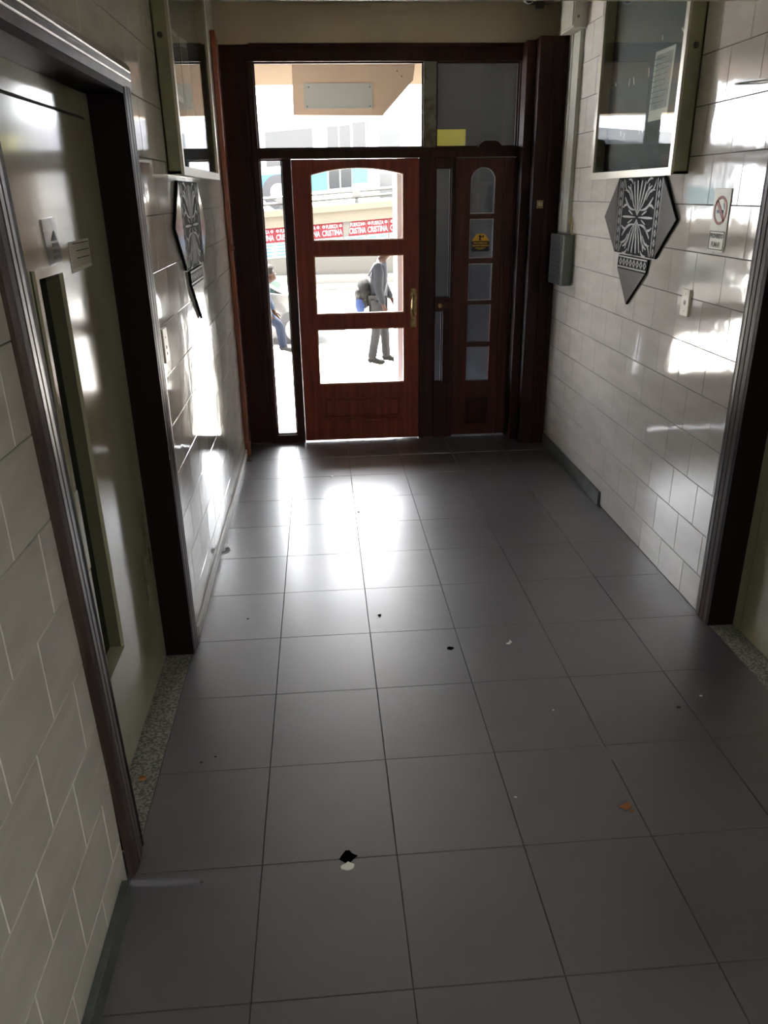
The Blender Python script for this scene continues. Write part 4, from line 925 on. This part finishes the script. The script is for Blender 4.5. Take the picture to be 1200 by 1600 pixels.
    for sg in (-1, 1):
        g = MB(); g.ball(Vector(J['jaw']).lerp(Vector(J['skull']), .72) + Vector((.080, sg*.032, 0)), .011, seg=8)
        me = bpy.data.meshes.new('eye'); g.bm.to_mesh(me); g.bm.free(); me.materials.append(INK); ho = bpy.data.objects.new('eye', me); COL.objects.link(ho); ho.parent = root
    g = MB(); m_ = Vector(J['jaw']) + Vector((.066, 0, -.022)); g.box(m_-Vector((.004, .024, .004)), m_+Vector((.006, .024, .004)))
    me = bpy.data.meshes.new('mouth'); g.bm.to_mesh(me); g.bm.free(); me.materials.append(mat('lips', (.20, .05, .04), .5)); ho = bpy.data.objects.new('mouth', me); COL.objects.link(ho); ho.parent = root
    return root
J1 = dict(pelvis=(-.01, 0, .88), belly=(-.01, 0, 1.05), chest=(.01, 0, 1.25), neck=(.05, 0, 1.42), jaw=(.10, 0, 1.475), skull=(.085, 0, 1.55), crown=(.07, 0, 1.60), nose=(.185, 0, 1.485),
    ear_n=(.08, -.088, 1.525), ear_f=(.08, .088, 1.525), sh_n=(-.01, -.175, 1.33), el_n=(-.02, -.215, 1.05), wr_n=(.05, -.20, .815), sh_f=(.05, .17, 1.33), el_f=(.08, .21, 1.06), wr_f=(.20, .18, .86),
    hip_n=(-.02, -.085, .84), kn_n=(-.05, -.09, .47), an_n=(-.12, -.09, .09), toe_n=(-.02, -.09, .04), hip_f=(.0, .085, .84), kn_f=(.08, .085, .47), an_f=(.10, .085, .09), toe_f=(.20, .08, .04))
person('person', (.80, 11.03, GZ), J1, (JACKET, TROUSER, SHOE), 'person in a slate jacket and grey trousers walking past the door with a backpack', GREYHAIR, ((1, -.1, 0), (1, -.15, 0)))
J2 = dict(pelvis=(-.24, 0, .68), belly=(-.20, 0, .84), chest=(-.13, 0, .99), neck=(-.04, 0, 1.08), jaw=(.02, 0, 1.10), skull=(.0, 0, 1.17), crown=(-.02, 0, 1.22), nose=(.10, 0, 1.09),
    ear_n=(-.01, -.088, 1.14), ear_f=(-.01, .088, 1.14), sh_n=(-.10, -.17, 1.0), el_n=(-.10, -.21, .76), wr_n=(-.02, -.16, .56), sh_f=(-.10, .17, 1.0), el_f=(-.08, .2, .78), wr_f=(.02, .15, .58),
    hip_n=(-.22, -.09, .66), kn_n=(.10, -.10, .42), an_n=(.14, -.09, .09), toe_n=(.26, -.09, .04), hip_f=(-.22, .09, .66), kn_f=(-.1, .10, .38), an_f=(-.28, .09, .09), toe_f=(-.17, .09, .04))
person('person', (-.76, 12.18, GZ), J2, (SHIRT, JEANS, SNEAK), 'person in a blue shirt and jeans stooping beside the parked car, seen through the sidelight', HAIR, ((1, -.2, 0), (1, 0, 0)))
bp_ = empty('backpack', (.60, 11.03, .75)); tag(bp_, 'worn charcoal backpack on the walking person, with a blue cloth at its side', 'backpack')
g = MB(); g.ball((.595, 11.03, .55), .125, (.85, 1.05, 1.5), 20); g.ball((.575, 11.03, .43), .12, (.9, 1.0, 1.0), 18); g.build('bag_body', BAG, bp_)
g = MB(); g.ball((.505, 11.0, .53), .07, (.7, 1.3, 1.3), 14); g.build('front_pocket', mat('grey_pocket', (0.0270, 0.0264, 0.0255), .8, spec=.08, col2=(0.0090, 0.0090, 0.0090), nscale=22), bp_)
g = MB(); g.ball((.535, 10.98, .37), .095, (.75, 1.0, 1.25), 14); g.build('blue_cloth', BAGBLUE, bp_)
for yy in (10.90, 11.16):
    g = MB(); g.tube([(.67, yy, .74), (.76, yy, .90), (.86, yy, .86), (.90, yy, .70), (.86, yy, .52), (.72, yy, .40)], .016, 8); g.build('strap', mat('strap_pale', (0.0432, 0.0432, 0.0504), .8, spec=.08), bp_)
